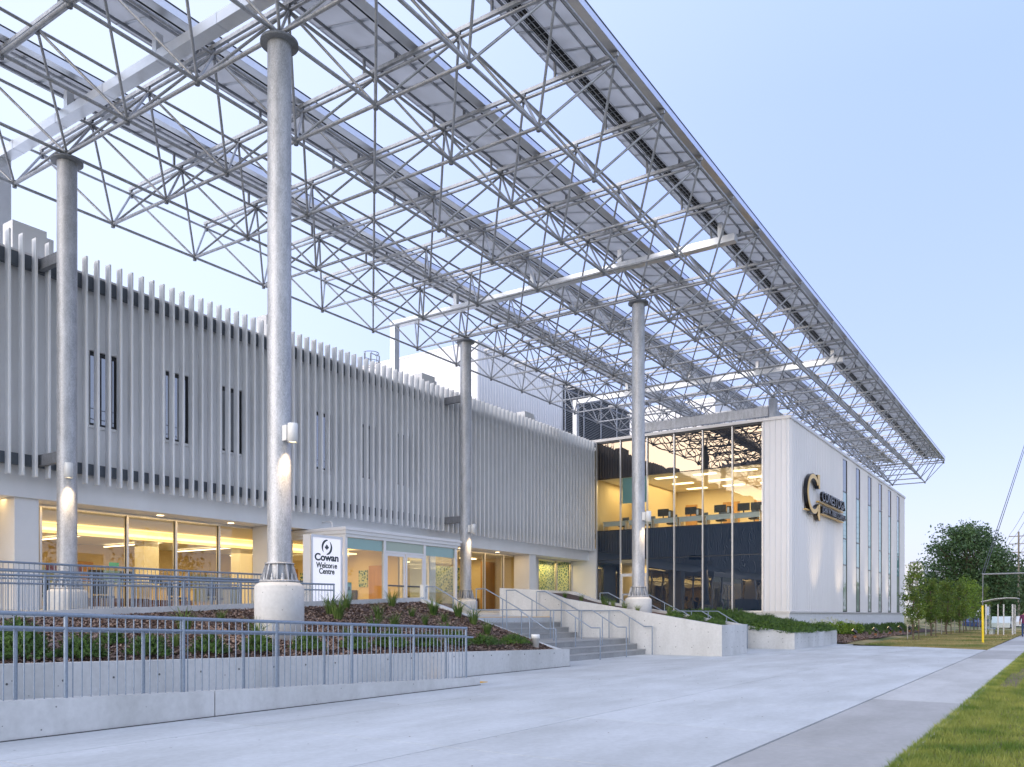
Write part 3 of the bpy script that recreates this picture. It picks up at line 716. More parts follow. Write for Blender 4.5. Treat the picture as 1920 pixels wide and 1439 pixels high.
for x in SX:
    for (z0, z1, g) in ((9.7, WZ - .25, 'low_glass'), (6.62, 9.64, 'teal_glass'), (4.9, 6.56, 'teal_glass'), (1.85, 4.84, 'pale_teal_glass')):
        box('pane', x + .05, x + 1.05, WY - .012, WY + .015, z0, z1, g, wb)
    fr = MB(); fr.box(x, x + .05, WY - .02, WY + .2, 1.78, WZ - .2); fr.box(x + 1.05, x + 1.1, WY - .045, WY + .2, 1.78, WZ - .2)
    for z in (1.78, 4.84, 6.56, 9.64): fr.box(x + .05, x + 1.05, WY - .03, WY + .16, z, z + .06)
    fr.build('window_frame', 'frame_black', wb)
    box('window_head', x, x + 1.1, WY - .015, WY + .28, WZ - .2, WZ - .002, 'white_metal', wb)
ribbed('corner_panel', WY, 13.72, 1.78, WZ, 'y', WX, -1, .30, .06, 'white_metal', wb)
box('corner_backing', WX + .002, WX + .3, WY + .282, 13.72, 1.78, WZ - .001, 'white_metal', wb)
box('coping', WX - .08, WE + .08, WY - .10, WY + .35, WZ, WZ + .16, 'coping', wb)
box('coping', WX - .08, WX + .35, WY + .351, 24.6, WZ, WZ + .16, 'coping', wb)
box('coping', WE - .3, WE + .08, WY + .351, 36, WZ, WZ + .16, 'coping', wb)
ribbed('end_panel', WY, 36, 1.78, WZ, 'y', WE, -1, .3, -.035, 'white_metal', wb)
box('base_flashing', WX - .06, WE + .05, WY - .06, WY, 1.70, 1.775, 'coping', wb)
box('base_flashing', WX - .06, WX, WY + .001, 13.72, 1.70, 1.775, 'coping', wb)
box('brick_base', WX + .01, WE, WY + .01, WY + .3, -.1, 1.70, 'brick_white', wb)
box('brick_base', WX + .012, WX + .3, WY + .301, 24, -.1, 1.70, 'brick_white', wb)
GY = [23.79, 22.19, 20.47, 18.8, 17.1, 15.4, 13.74]
RZ = [(1.82, 4.86, 'low_glass'), (4.90, 6.62, 'low_glass'), (6.66, 9.73, 'vision_glass'), (9.77, 11.88, 'spandrel_glass')]
for k in range(6):
    b, a = GY[k], GY[k + 1]
    for z0, z1, g in RZ:
        if k == 1 and z0 < 2:
            continue
        box('pane', WX + .05, WX + .08, a + .03, b - .03, z0, z1, g, wb)
for y in GY: box('mullion', WX - .05, WX + .12, y - .03, y + .03, 1.78, 11.93, 'frame_alu', wb)
for z in (4.86, 6.62, 9.73): box('transom', WX + .045, WX + .12, 13.77, 23.76, z, z + .04, 'frame_black', wb)
box('head', WX - .03, WX + .12, 13.77, 23.76, 11.88, 11.999, 'frame_black', wb)
box('sill', WX - .05, WX + .12, 13.77, 23.76, 1.70, 1.819, 'frame_alu', wb)
# door bay
dm = MB(); a, b = 20.50, 22.16
box('door_light', WX + .05, WX + .07, a, b, 4.03, 4.86, 'clear_glass', wb)
dm.box(WX, WX + .07, a, a + .09, 1.82, 3.96); dm.box(WX, WX + .07, b - .09, b, 1.82, 3.96); dm.box(WX, WX + .07, a + .09, b - .09, 3.86, 3.96); dm.box(WX, WX + .07, a + .09, b - .09, 1.82, 1.95)
dr = dm.build('door', 'white_metal', wb); box('door_pane', WX + .03, WX + .05, a + .09, b - .09, 1.95, 3.86, 'clear_glass', dr)
box('push_bar', WX - .04, WX - .005, a + .1, b - .1, 2.75, 2.82, 'frame_alu', dr)
box('door_head', WX - .01, WX + .09, a, b, 3.961, 4.029, 'white_metal', wb)
box('door_room_wall', WX + 2.0, WX + 2.1, 18.9, 24, 1.75, 4.8, 'interior_wall', wb)
box('door_room_floor', WX + .2, WX + 2.0, 20.47, 22.19, 1.7, 1.8, 'interior_floor', wb)
area('door_lamp', (WX + 1.0, 21.3, 4.7), 1.2, 1.2, 12)
# upper office
box('office_floor', WX + .13, WX + 8.9, 12.7, 24, 6.2, 6.5, 'interior_floor', wb)
box('office_ceiling', WX + .13, WX + 8.9, 12.7, 24, 9.80, 9.95, 'interior_ceiling', wb)
box('office_wall', WX + 8.0, WX + 8.2, 12.7, 24, 6.5, 9.79, 'interior_wall', wb)
box('office_wall', WX + .15, WX + 8.0, 23.85, 24.0, 6.5, 9.79, 'interior_wall', wb)
box('office_wall', WX + .3, WX + 8.0, 12.7, 12.85, 6.5, 9.79, 'interior_wall', wb)
box('office_wall', WX + 1.6, WX + 8.0, 21.9, 22.0, 6.5, 9.79, 'interior_wall', wb)
box('blind', WX + .14, WX + .16, 20.52, 22.14, 8.2, 9.72, 'teal_glass', wb)
for y, w in ((20.9, .8), (18.2, 1.1), (16.2, 1.0)): box('office_door', WX + 7.95, WX + 7.999, y - w / 2, y + w / 2, 6.5, 8.9, 'wood_orange', wb)
for x in (1.6, 4.2, 6.6):
    for y in (14.6, 17.0, 19.4): box('ceiling_light', WX + x, WX + x + .35, y, y + 1.3, 9.76, 9.79, 'lamp_white', wb)
area('office_lamp', (WX + 4, 18, 9.7), 6, 9, 110, col=(1, .72, .34)); area('office_lamp', (WX + 3, 23, 9.7), 3, 1, 14, col=(1, .72, .34))
def desk(y, label, x=WX + .9):
    t = thing('office_desk', label, 'desk', (x, y, 6.5), 'desks along the office window')
    box('top', x - .35, x + .35, y - .78, y + .78, 7.20, 7.24, 'desk_top', t)
    for a in (-.72, .72): box('leg', x - .3, x + .3, y + a - .025, y + a + .025, 6.501, 7.199, 'frame_alu', t)
    box('modesty_panel', x - .33, x - .31, y - .69, y + .69, 6.95, 7.199, 'desk_top', t)
def monitor(y, x=WX + 1.0, a=0):
    t = thing('monitor', 'black computer monitor on a desk behind the office window', 'monitor', (x, y, 7.24), 'monitors in the office')
    box('foot', x - .1, x + .1, y - .13, y + .13, 7.241, 7.26, 'black_plastic', t); box('stem', x - .02, x + .02, y - .03, y + .03, 7.26, 7.45, 'black_plastic', t)
    box('housing', x - .03, x + .03, y - .34, y + .34, 7.40, 7.82, 'black_plastic', t)
    box('screen', x + .031, x + .034, y - .32, y + .32, 7.42, 7.80, 'screen_glow', t)
def tower(y, x=WX + .85):
    t = thing('computer_tower', 'black computer tower standing on a desk behind the office window', 'computer', (x, y, 7.24), 'computers in the office')
    box('case', x - .22, x + .22, y - .09, y + .09, 7.241, 7.67, 'black_plastic', t); box('vent', x - .225, x - .221, y - .06, y + .06, 7.3, 7.6, 'louvre_grey', t)
def office_chair(y, x=WX + 1.7):
    t = thing('office_chair', 'dark swivel chair at a desk behind the office window', 'chair', (x, y, 6.5), 'chairs in the office')
    box('seat', x - .24, x + .24, y - .25, y + .25, 6.95, 7.03, 'black_plastic', t); box('backrest', x + .22, x + .28, y - .22, y + .22, 7.08, 7.55, 'girt_steel', t)
    tube('stem', (x, y, 6.56), (x, y, 6.95), .03, 'black_plastic', t, 8)
    for q in range(5): tube('base_leg', (x, y, 6.58), (x + .28 * math.cos(q * 1.257), y + .28 * math.sin(q * 1.257), 6.53), .02, 'black_plastic', t, 6)
for y in (22.9, 21.2, 19.6, 18.0, 16.4, 14.8): desk(y, 'pale office desk with computer equipment behind the window')
for y in (21.4, 19.9, 18.2, 16.45, 15.1, 14.35): monitor(y)
for y in (19.35, 17.65, 15.85, 13.98): tower(y)
for y in (22.6, 21.0, 19.6, 17.7, 16.6, 14.7): office_chair(y, WX + 1.6 if y < 22 else WX + 1.3)

# ------------------------------------------------------------------ penthouse and roof things
ph = thing('roof_penthouse', 'white ribbed metal roof penthouse with grey louvre screen', 'penthouse', (50, 33, 11.45))
PX, PY, PT = 41.3, 30.0, 18.2
ribbed('side_panel', PY, 40, 11.4, PT, 'y', PX, -1, .22, .03, 'white_metal', ph); ribbed('front_panel', PX, 51.6, 11.4, PT, 'x', PY, -1, .30, .03, 'white_metal', ph)
box('core', PX + .01, 62, PY + .02, 40, 11.4, PT - .02, 'white_metal', ph); box('coping', PX - .06, 62, PY - .06, PY + .3, PT, PT + .12, 'coping', ph); box('coping', PX - .06, PX + .3, PY + .301, 40, PT, PT + .12, 'coping', ph)
for k in range(52): 
    z = 11.6 + k * .126
    m = MB(); m.prism([(PY - .16, z), (PY - .14, z), (PY - .02, z + .085), (PY - .04, z + .085)], 'x', 51.7, 62.5); m.build('louvre', 'louvre_grey', ph)
for x in (51.65, 54.4, 57.1, 59.8, 62.55): box('louvre_post', x - .04, x + .04, PY - .2, PY - .17, 11.4, PT, 'louvre_grey', ph)
box('louvre_backing', 51.7, 62.5, PY - .015, PY + .015, 11.4, PT - .05, 'girt_steel', ph)
p2 = thing('roof_stair_tower', 'white ribbed metal volume rising far behind the wing roof', 'penthouse', (80, 31, 11.5))
ribbed('side_panel', 27.3, 36, 11.4, 21.6, 'y', 75.0, -1, .45, .06, 'white_metal', p2); box('core', 75.02, 88, 27.3, 36, 11.4, 21.6, 'white_metal', p2); box('coping', 74.9, 88, 27.2, 36, 21.6, 21.75, 'coping', p2)
ld = thing('roof_ladder', 'caged steel access ladder on the roof behind the fins', 'ladder', (31.7, 30, 11.4))
for a in (-.22, .22): tube('stringer', (31.7 + a, 30, 11.45), (31.7 + a, 30, 15.0), .03, 'galv_dark', ld, 8)
for k in range(10): tube('rung', (31.48, 30, 11.8 + .33 * k), (31.92, 30, 11.8 + .33 * k), .015, 'galv_dark', ld, 6)
for k in range(5):
    z = 13.3 + .42 * k; m = MB(); pts = [(31.7 + .42 * math.cos(q), 30 - .15 - .5 * math.sin(q), z) for q in np.linspace(0, math.pi, 9)]
    m.path(pts, .018, 6); m.build('cage_hoop', 'galv_dark', ld)
for q in np.linspace(.2, math.pi - .2, 5): tube('cage_bar', (31.7 + .42 * math.cos(q), 29.85 - .5 * math.sin(q), 13.3), (31.7 + .42 * math.cos(q), 29.85 - .5 * math.sin(q), 14.98), .013, 'galv_dark', ld, 6)
m = MB(); m.path([(31.92, 30, 14.6), (31.92, 30, 15.1), (32.6, 30, 15.1), (32.6, 30, 11.45)], .022, 6); m.build('grab_rail', 'galv_dark', ld)
# ------------------------------------------------------------------ space frame canopy
def BN(i, j): return Vector((12.21 + 3 * i, 25.417 - 2.824 * j, 14.07))
def TN(i, j): return Vector((12.21 + 3 * i, 25.417 - 2.824 * j, 16.03))
I0, I1 = -3, 25
sf = thing('space_frame', 'galvanised tubular space frame canopy spanning over the plaza and building', 'canopy', (45, 18, 14))
def members(name, segs, r, m, n=8):
    segs = sorted(segs, key=lambda s: (not (inframe(s[0]) or inframe(s[1])), depth((s[0] + s[1]) / 2)))
    for a, b in segs[:298]: tube(name, a, b, r, m, sf, n)
    if len(segs) > 298:
        mbld = MB()
        for a, b in segs[298:]: mbld.tube(a, b, r, n=6)
        o = mbld.build('far_' + name, m, sf, fix=False); o['kind'] = 'stuff'
rngI = range(I0, I1 + 1)
members('bottom_chord', [(BN(i, j), BN(i + 1, j)) for i in range(I0, I1) for j in range(6)], .045, 'galv_tube')
members('bottom_cross_chord', [(BN(i, j), BN(i, j + 1)) for i in rngI for j in range(5)], .048, 'galv_tube')
TI = [i + .5 for i in range(I0 - 1, I1 + 1)]
members('top_chord', [(TN(i, j - .5), TN(i + 1, j - .5)) for i in TI[:-1] for j in range(7)], .042, 'galv_tube')
members('top_cross_chord', [(TN(i, j - .5), TN(i, j + .5)) for i in TI for j in range(6)], .045, 'galv_tube')
members('diagonal', [(BN(i, j), TN(i + a, j + b)) for i in rngI for j in range(6) for a in (-.5, .5) for b in (-.5, .5)], .036, 'galv_tube')
hubs = [(BN(i, j), -.10) for i in rngI for j in range(6)] + [(TN(i, j - .5), .0) for i in TI for j in range(7)]
members('node_hub', [(p + Vector((0, 0, -.11)), p + Vector((0, 0, .09))) for p, _ in hubs], .062, 'galv_dark', 8)
for i in TI:
    a, b = TN(i, -.5), TN(i, 5.5)
    box('panel_rail', a.x - .04, a.x + .04, b.y - .1, a.y + .1, 16.17, 16.27, 'galvanised', sf)
    for j in range(7):
        p = TN(i, j - .5); box('rail_seat', p.x - .03, p.x + .03, p.y - .05, p.y + .05, 16.08, 16.169, 'galv_dark', sf)
# solar panel rows: low edge on the street side, rising towards the building
def panel_mesh():
    L, W = 1.98, 0.985
    b = bmesh.new()
    me = bpy.data.meshes.new('solar_panel')
    for k in ('backsheet', 'panel_cells', 'aluminium'): me.materials.append(M[k])
    def bx(x0, x1, y0, y1, z0, z1, mi):
        vs = [b.verts.new(c) for c in ((x0, y0, z0), (x1, y0, z0), (x1, y1, z0), (x0, y1, z0), (x0, y0, z1), (x1, y0, z1), (x1, y1, z1), (x0, y1, z1))]
        for q in ((0, 3, 2, 1), (4, 5, 6, 7), (0, 1, 5, 4), (1, 2, 6, 5), (2, 3, 7, 6), (3, 0, 4, 7)):
            f = b.faces.new([vs[t] for t in q]); f.material_index = mi
    bx(-W / 2 + .03, W / 2 - .03, .03, L - .03, .022, .028, 0)
    bx(-W / 2, -W / 2 + .03, 0, L, -.005, .04, 2); bx(W / 2 - .03, W / 2, 0, L, -.005, .04, 2)
    bx(-W / 2 + .03, W / 2 - .03, 0, .03, -.005, .04, 2); bx(-W / 2 + .03, W / 2 - .03, L - .03, L, -.005, .04, 2)
    b.to_mesh(me); b.free(); return me
PM = panel_mesh()
TILT = R(13.5)
ROWN = ['outermost row of solar panels along the street edge of the canopy', 'second row of solar panels in from the street edge of the canopy',
        'third row of solar panels in from the street edge of the canopy', 'innermost row of solar panels nearest the finned facade']
for r, j in enumerate((5.5, 4.0, 2.5, 1.0)):
    Y0 = 25.417 - 2.824 * j + .02; Z0 = 16.34
    t = thing('solar_panel_row', ROWN[r], 'solar panels', (45, Y0, 16.2))
    x = 1.9
    while x < 88.2:
        o = bpy.data.objects.new('solar_panel', PM); mt = Matrix.Translation((x, Y0 + .22, Z0 + .05)) @ Matrix.Rotation(TILT, 4, 'X'); o.matrix_basis = mt
        link(o, t); WORLD[o.name] = mt; x += 1.0
    # low edge gutter plate, sloped apron, purlins
    m = MB(); m.prism([(Y0 - .14, Z0 - .06), (Y0 - .11, Z0 - .06), (Y0 - .11, Z0 + .14), (Y0 - .14, Z0 + .14)], 'x', 1.4, 88.7); m.build('edge_trim', 'aluminium', t)
    box('edge_cap', 1.4, 88.7, Y0 - .15, Y0 - .06, Z0 + .141, Z0 + .175, 'frame_black', t)
    m = MB(); m.prism([(Y0 - .105, Z0 - .05), (Y0 + .16, Z0 - .02), (Y0 + .16, Z0 + .0), (Y0 - .105, Z0 - .02)], 'x', 1.4, 88.7); m.build('edge_gutter', 'aluminium', t)
    m = MB(); m.tube((1.4, Y0 + .24, Z0 - .0), (88.7, Y0 + .24, Z0 - .0), .022, n=6); m.build('cable_bundle', 'black_plastic', t)
    def pz(s): return Z0 + .05 + s * math.sin(TILT)
    for s in (.45, 1.62):
        yy = Y0 + .22 + s * math.cos(TILT); m = MB(); m.box(1.4, 88.7, yy - .022, yy + .022, pz(s) - .075, pz(s) - .012); m.build('purlin', 'galv_dark' if s > 1 else 'galvanised', t)
    for i in TI:
        p = TN(i, 0); 
        if p.x < 1.5: continue
        yy = Y0 + .22 + 1.62 * math.cos(TILT)
        box('leg', p.x - .03, p.x + .03, yy - .03, yy + .03, 16.271, pz(1.62) - .076, 'galv_dark', t); yy = Y0 + .22 + .45 * math.cos(TILT)
        box('leg', p.x - .03, p.x + .03, yy - .03, yy + .03, 16.271, pz(.45) - .076, 'galv_dark', t)
    if r == 0:
        yy = Y0 + 1.35; tr = MB()
        for q in (-.16, .16): tr.tube((1.4, yy + q, 16.48), (88.7, yy + q, 16.48), .010, n=5)
        for q in (-.05, .05): tr.tube((1.4, yy + q, 16.44), (88.7, yy + q, 16.44), .007, n=5)
        for x in np.arange(1.5, 88.6, .25): tr.tube((x, yy - .16, 16.45), (x, yy + .16, 16.45), .007, n=5)
        tr.build('cable_tray', 'galvanised', t, fix=False)
        cb = MB()
        for q in (-.09, -.03, .04, .1): cb.tube((1.4, yy + q, 16.49), (88.7, yy + q, 16.49), .028, n=6)
        cb.build('tray_cables', 'black_plastic', t)
# cable ducts across the frame
for x, l in ((12.8, 'square metal cable duct crossing the canopy above the near columns'), (30.8, 'square metal cable duct crossing the canopy over the entrance'), (48.8, 'square metal cable duct crossing the canopy over the wing')):
    t = thing('cable_duct', l, 'duct', (x, 27.4, 11.45))
    box('duct_run', x - .17, x + .17, 10.4, 27.2, 15.60, 15.86, 'duct_metal', t); box('duct_drop', x - .17, x + .17, 27.201, 27.5, 11.46, 15.86, 'duct_metal', t)
    for y in (10.9, 15.1, 19.3, 23.5): box('riser', x - .1, x + .1, y, y + .18, 15.861, 16.42, 'duct_metal', t)
    for y in np.arange(12, 27, 2.4): box('duct_joint', x - .176, x + .176, y, y + .05, 15.594, 15.866, 'aluminium', t)

# ------------------------------------------------------------------ columns with plinths and lamps
def column(i, j, label, plab, lampdir, llab, zb):
    c = BN(i, j); x, y = c.x, c.y
    p = MB(); p.lathe((x, y, 0), [(0, zb - .25), (.52, zb - .25), (.52, 2.20), (.495, 2.235), (.40, 2.30), (.38, 2.30), (0, 2.30)], 40)
    tag(p.build('concrete_plinth', 'wall_concrete'), plab, 'plinth', 'round column plinths')
    t = thing('steel_column', label, 'column', (x, y, 2.3), 'tall canopy columns')
    m = MB(); m.lathe((x, y, 0), [(.25, 2.33), (.25, 13.82)], 40); m.build('shaft', 'galvanised', t)
    m = MB(); m.lathe((x, y, 0), [(0, 2.301), (.42, 2.301), (.42, 2.34), (.0, 2.34)], 28); m.build('base_plate', 'galvanised', t)
    m = MB(); m.lathe((x, y, 0), [(.25, 2.68), (.31, 2.68), (.31, 2.71), (.25, 2.71)], 28); m.build('base_ring', 'galvanised', t)
    m = MB(); m.lathe((x, y, 0), [(.0, 13.825), (.40, 13.825), (.40, 13.89), (.0, 13.89)], 28); m.build('head_plate', 'galv_dark', t)
    m = MB(); m.lathe((x, y, 0), [(.0, 13.891), (.22, 13.891), (.12, 14.02), (0, 14.02)], 20); m.build('head_seat', 'galv_dark', t)
    for k in range(10):
        a = 2 * math.pi * k / 10 + .1; u = Vector((math.cos(a), math.sin(a), 0)); w = Vector((-math.sin(a), math.cos(a), 0)) * .012
        o = Vector((x, y, 0)); pts = [o + u * .252 + Vector((0, 0, 2.341)), o + u * .40 + Vector((0, 0, 2.341)), o + u * .30 + Vector((0, 0, 2.679)), o + u * .252 + Vector((0, 0, 2.679))]
        m = MB(); v = [q - w for q in pts] + [q + w for q in pts]
        m.add(v, [(0, 1, 2, 3), (7, 6, 5, 4), (0, 4, 5, 1), (1, 5, 6, 2), (2, 6, 7, 3), (3, 7, 4, 0)]); m.build('rib', 'galvanised', t)
        a += math.pi / 10; q = Vector((x + .345 * math.cos(a), y + .345 * math.sin(a), 2.341)); m = MB(); m.tube(q, q + Vector((0, 0, .14)), .022, n=8); m.tube(q, q + Vector((0, 0, .05)), .04, n=6); m.build('anchor_bolt', 'galvanised', t)
    if j == 1:
        for z in (11.2, 5.75):
            box('bracket', x - .08, x + .08, y + .24, 23.97, z, z + .3, 'galv_dark', t)
    if lampdir:
        u = Vector((lampdir[0], lampdir[1], 0)); q = Vector((x, y, 5.45)) + u * .47
        lt = thing('column_lamp', llab, 'lamp', (q.x, q.y, 5.2), 'white lamps on the columns')
        m = MB(); m.lathe((q.x, q.y, 0), [(0, 5.64), (.10, 5.64), (.105, 5.63), (.105, 5.24), (.095, 5.24), (.095, 5.27), (0, 5.27)], 24); m.build('lamp_body', 'white_plastic', lt)
        e = Vector((x, y, 5.45)) + u * .24; f = Vector((x, y, 5.45)) + u * .37; s = Vector((-u.y, u.x, 0)) * .1
        m = MB(); m.add([e - s + Vector((0, 0, -.16)), e + s + Vector((0, 0, -.16)), e + s + Vector((0, 0, .16)), e - s + Vector((0, 0, .16)), f - s + Vector((0, 0, -.16)), f + s + Vector((0, 0, -.16)), f + s + Vector((0, 0, .16)), f - s + Vector((0, 0, .16))],
                        [(0, 1, 2, 3), (7, 6, 5, 4), (0, 4, 5, 1), (1, 5, 6, 2), (2, 6, 7, 3), (3, 7, 4, 0)]); m.build('mounting_box', 'white_plastic', lt)
        tube('lens', (q.x, q.y, 5.262), (q.x, q.y, 5.268), .09, 'lamp_white', lt, 16)
        spot('column_spot', (q.x, q.y, 5.23), (x, y, 2.2), 62, 80, 1.0, col=(1, .72, .40), rad=.09)
column(0, 1, 'galvanised column before the lobby glazing with steel brackets to the fins', 'round plinth behind the upper railings', (-.4, -.92), 'white cylinder lamp on the column before the lobby glazing', 1.6)
column(0, 4, 'big galvanised column rising from the mulch bed behind the front railing', 'round plinth standing in the mulch bed', (-.1, -.995), 'white cylinder lamp on the column in the mulch bed', 1.0)
column(6, 1, 'galvanised column beside the vestibule at the top of the wide steps', 'round plinth beside the glass vestibule', (-.15, -.99), 'white cylinder lamp on the column beside the vestibule', 1.6)
column(6, 4, 'galvanised column rising from the tall planter before the dark glass', 'round plinth inside the tall concrete planter', (-.15, -.99), 'white cylinder lamp on the column in the tall planter', 1.3)
for j, l in ((1, 'short galvanised post on the roof near the penthouse'), (4, 'short galvanised post above the wing parapet')):
    c = BN(12, j); m = MB(); m.lathe((c.x, c.y, 0), [(0, 11.3), (.25, 11.3), (.25, 13.95), (.0, 13.95)], 28)
    tag(m.build('roof_post', 'galvanised'), l, 'post')
t = thing('roof_beam', 'heavy steel beam linking the two roof posts over the dark glass', 'beam', (48.2, 18, 13))
c1, c4 = BN(12, 1), BN(12, 4); box('web', c1.x - .1, c1.x + .1, c4.y + .26, c1.y - .26, 13.0, 13.55, 'galvanised', t)
for c, l in ((c1, 'steel roof beam running back from the inner roof post'), (c4, 'steel roof beam running back from the parapet post')):
    tag(box('roof_beam', c.x + .26, c.x + 18, c.y - .1, c.y + .1, 12.9, 13.4, 'galvanised'), l, 'beam')
# ------------------------------------------------------------------ lettering
def text(name, s, x, y, z, size, m, parent, width=None, extrude=.04, align='LEFT', bold=0.0, sx=1.0, front=None):
    cu = bpy.data.curves.new(name, 'FONT'); cu.body = s; cu.size = size; cu.extrude = extrude; cu.align_x = align; cu.offset = bold
    tmp = bpy.data.objects.new('tmp_text', cu); COL.objects.link(tmp)
    bpy.context.view_layer.update()
    me = bpy.data.meshes.new_from_object(tmp.evaluated_get(bpy.context.evaluated_depsgraph_get()))
    COL.objects.unlink(tmp); bpy.data.objects.remove(tmp)
    n = len(me.vertices); co = np.zeros(n * 3); me.vertices.foreach_get('co', co); co = co.reshape(-1, 3)
    if width:
        k = width / (co[:, 0].max() - co[:, 0].min()); 
        if align == 'LEFT': co[:, 0] -= co[:, 0].min()
        co[:, 0] *= k
    co[:, 0] *= sx
    me.vertices.foreach_set('co', co.ravel()); me.update()
    me.materials.clear(); me.materials.append(M[m])
    if front:
        me.materials.append(M[front])
        for p in me.polygons: p.material_index = 1 if p.normal.z > .7 else 0
    o = bpy.data.objects.new(name, me); mt = Matrix.Translation((x, y, z)) @ Matrix.Rotation(R(90), 4, 'X'); o.matrix_basis = mt
    link(o, parent); WORLD[o.name] = mt; return o
sg = thing('entrance_sign', 'tall white lit entrance totem sign with dark swirl logo and lettering', 'sign', (18.0, 18.8, 1.5))
SX0, SX1, SYF = 17.42, 18.72, 18.78
box('cabinet', SX0, SX1, SYF + .02, SYF + .33, 1.5, 4.0, 'louvre_grey', sg)
box('face', SX0 + .07, SX1 - .07, SYF, SYF + .019, 1.55, 3.93, 'sign_face', sg)
m = MB()
for a, b, c, d in ((SX0, SX0 + .069, 1.5, 4.0), (SX1 - .069, SX1, 1.5, 4.0), (SX0 + .07, SX1 - .07, 3.931, 4.0)): m.box(a, b, SYF - .02, SYF + .019, c, d)
m.build('trim', 'aluminium', sg)
cx = (SX0 + SX1) / 2
text('lettering', 'Cowan', cx, SYF - .004, 3.24, .30, 'sign_ink', sg, width=.98, extrude=.003, align='CENTER', bold=.010)
text('lettering', 'Welcome', cx, SYF - .004, 3.02, .235, 'sign_ink', sg, width=.86, extrude=.003, align='CENTER', bold=.006)
text('lettering', 'Centre', cx, SYF - .004, 2.84, .235, 'sign_ink', sg, width=.63, extrude=.003, align='CENTER', bold=.006)
def crescent(a0, a1, cx, cz, r, w, y, m, parent, flip=1, th=.006):
    n = 24; out_ = []; inn = []
    for k in range(n + 1):
        t = k / n; a = a0 + (a1 - a0) * t; ww = w * math.sin(math.pi * min(1, .08 + t * .95)) ** .7
        out_.append((cx + r * math.cos(a), cz + r * 1.05 * math.sin(a))); rr = r - ww
        inn.append((cx + rr * math.cos(a), cz + rr * 1.05 * math.sin(a)))
    b = MB()
    for k in range(n): b.prism([out_[k], out_[k + 1], inn[k + 1], inn[k]], 'y', y - th, y)
    return b.build('logo_swirl', m, parent, fix=True)
crescent(R(80), R(235), cx, 3.66, .21, .07, SYF - .001, 'sign_ink', sg); crescent(R(-95), R(62), cx + .01, 3.64, .21, .07, SYF - .001, 'sign_ink', sg)
lf = [(0, .11), (.025, .06), (.05, .075), (.045, .02), (.10, .03), (.085, .0), (.10, -.02), (.04, -.055), (.045, -.075), (.008, -.068), (.006, -.11)]
lf = lf + [(-a, b) for a, b in reversed(lf[1:])]
m = MB(); m.prism([(cx + a * .85, 3.65 + b * .85) for a, b in lf], 'y', SYF - .007, SYF - .001); m.build('logo_leaf', 'sign_ink', sg)

wsn = thing('wall_sign', 'black and gold raised college sign on the white panel wall', 'sign', (52, 12.1, 7.2))
y = 12.16
# big ring letter C with gold return
def ring(name, r0, r1, a0, a1, cx, cz, sxx, y0, y1, m):
    b = MB(); n = 40
    for k in range(n):
        a, c = a0 + (a1 - a0) * k / n, a0 + (a1 - a0) * (k + 1) / n
        P = lambda r, t: (cx + sxx * r * math.cos(t), cz + r * math.sin(t))
        b.prism([P(r1, a), P(r1, c), P(r0, c), P(r0, a)], 'y', y0, y1)
    return b.build(name, m, wsn)
LC, LZ = 48.75, 8.42
ring('letter_ring', .84, 1.14, R(40), R(320), LC, LZ, 1.26, 11.98, 12.20, 'black_gloss'); ring('ring_face', .87, 1.11, R(40), R(320), LC, LZ, 1.26, 11.965, 11.979, 'gold_trim')
for po in ([(49.50, 9.60), (50.10, 9.66), (50.12, 8.85), (49.85, 8.85)], [(49.78, 7.95), (50.12, 7.95), (50.12, 7.00), (49.80, 7.05), (49.55, 7.3)]):
    m = MB(); m.prism(po, 'y', 11.98, 12.20); m.build('letter_serif', 'black_gloss', wsn)
    m = MB(); m.prism([(a + (.02 if a < 49.9 else -.02), b) for a, b in po], 'y', 11.965, 11.979); m.build('serif_face', 'gold_trim', wsn)
text('lettering', 'CONESTOGA', 50.35, 11.97, 8.22, .80, 'black_gloss', wsn, width=6.0, extrude=.08, bold=.006)
text('lettering', 'JOHN W. TIBBITS CAMPUS', 50.35, 11.97, 7.58, .46, 'black_gloss', wsn, width=6.1, extrude=.08, bold=.006)
for z, x0 in ((8.12, 50.1), (7.48, 50.1)): box('letter_rail', x0, 56.5, 12.04, 12.2, z, z + .07, 'gold_trim', wsn)
box('letter_rail', 47.3, 49.6, 12.04, 12.2, 7.40, 7.46, 'gold_trim', wsn)

# ------------------------------------------------------------------ plants
def blades(n, rad, h, w, lean=.5):
    a = rng.uniform(0, 6.28, n); r = rad * np.sqrt(rng.uniform(0, 1, n)) * .45
    hh = h * rng.uniform(.5, 1.1, n); le = lean * hh * rng.uniform(.3, 1.2, n)
    b = np.stack([r * np.cos(a), r * np.sin(a), np.zeros(n)], 1); d = np.stack([np.cos(a + rng.normal(0, .5, n)), np.sin(a + rng.normal(0, .5, n)), np.zeros(n)], 1)
    s = np.stack([-np.sin(a), np.cos(a), np.zeros(n)], 1) * w
    m1 = b + d * (le * .35)[:, None]; m1[:, 2] += hh * .6; tp = b + d * le[:, None]; tp[:, 2] += hh * rng.uniform(.75, 1.0, n)
    q1 = np.stack([b - s, b + s, m1 + s * .8, m1 - s * .8], 1); q2 = np.stack([m1 - s * .8, m1 + s * .8, tp + s * .12, tp - s * .12], 1)
    return np.concatenate([q1, q2])
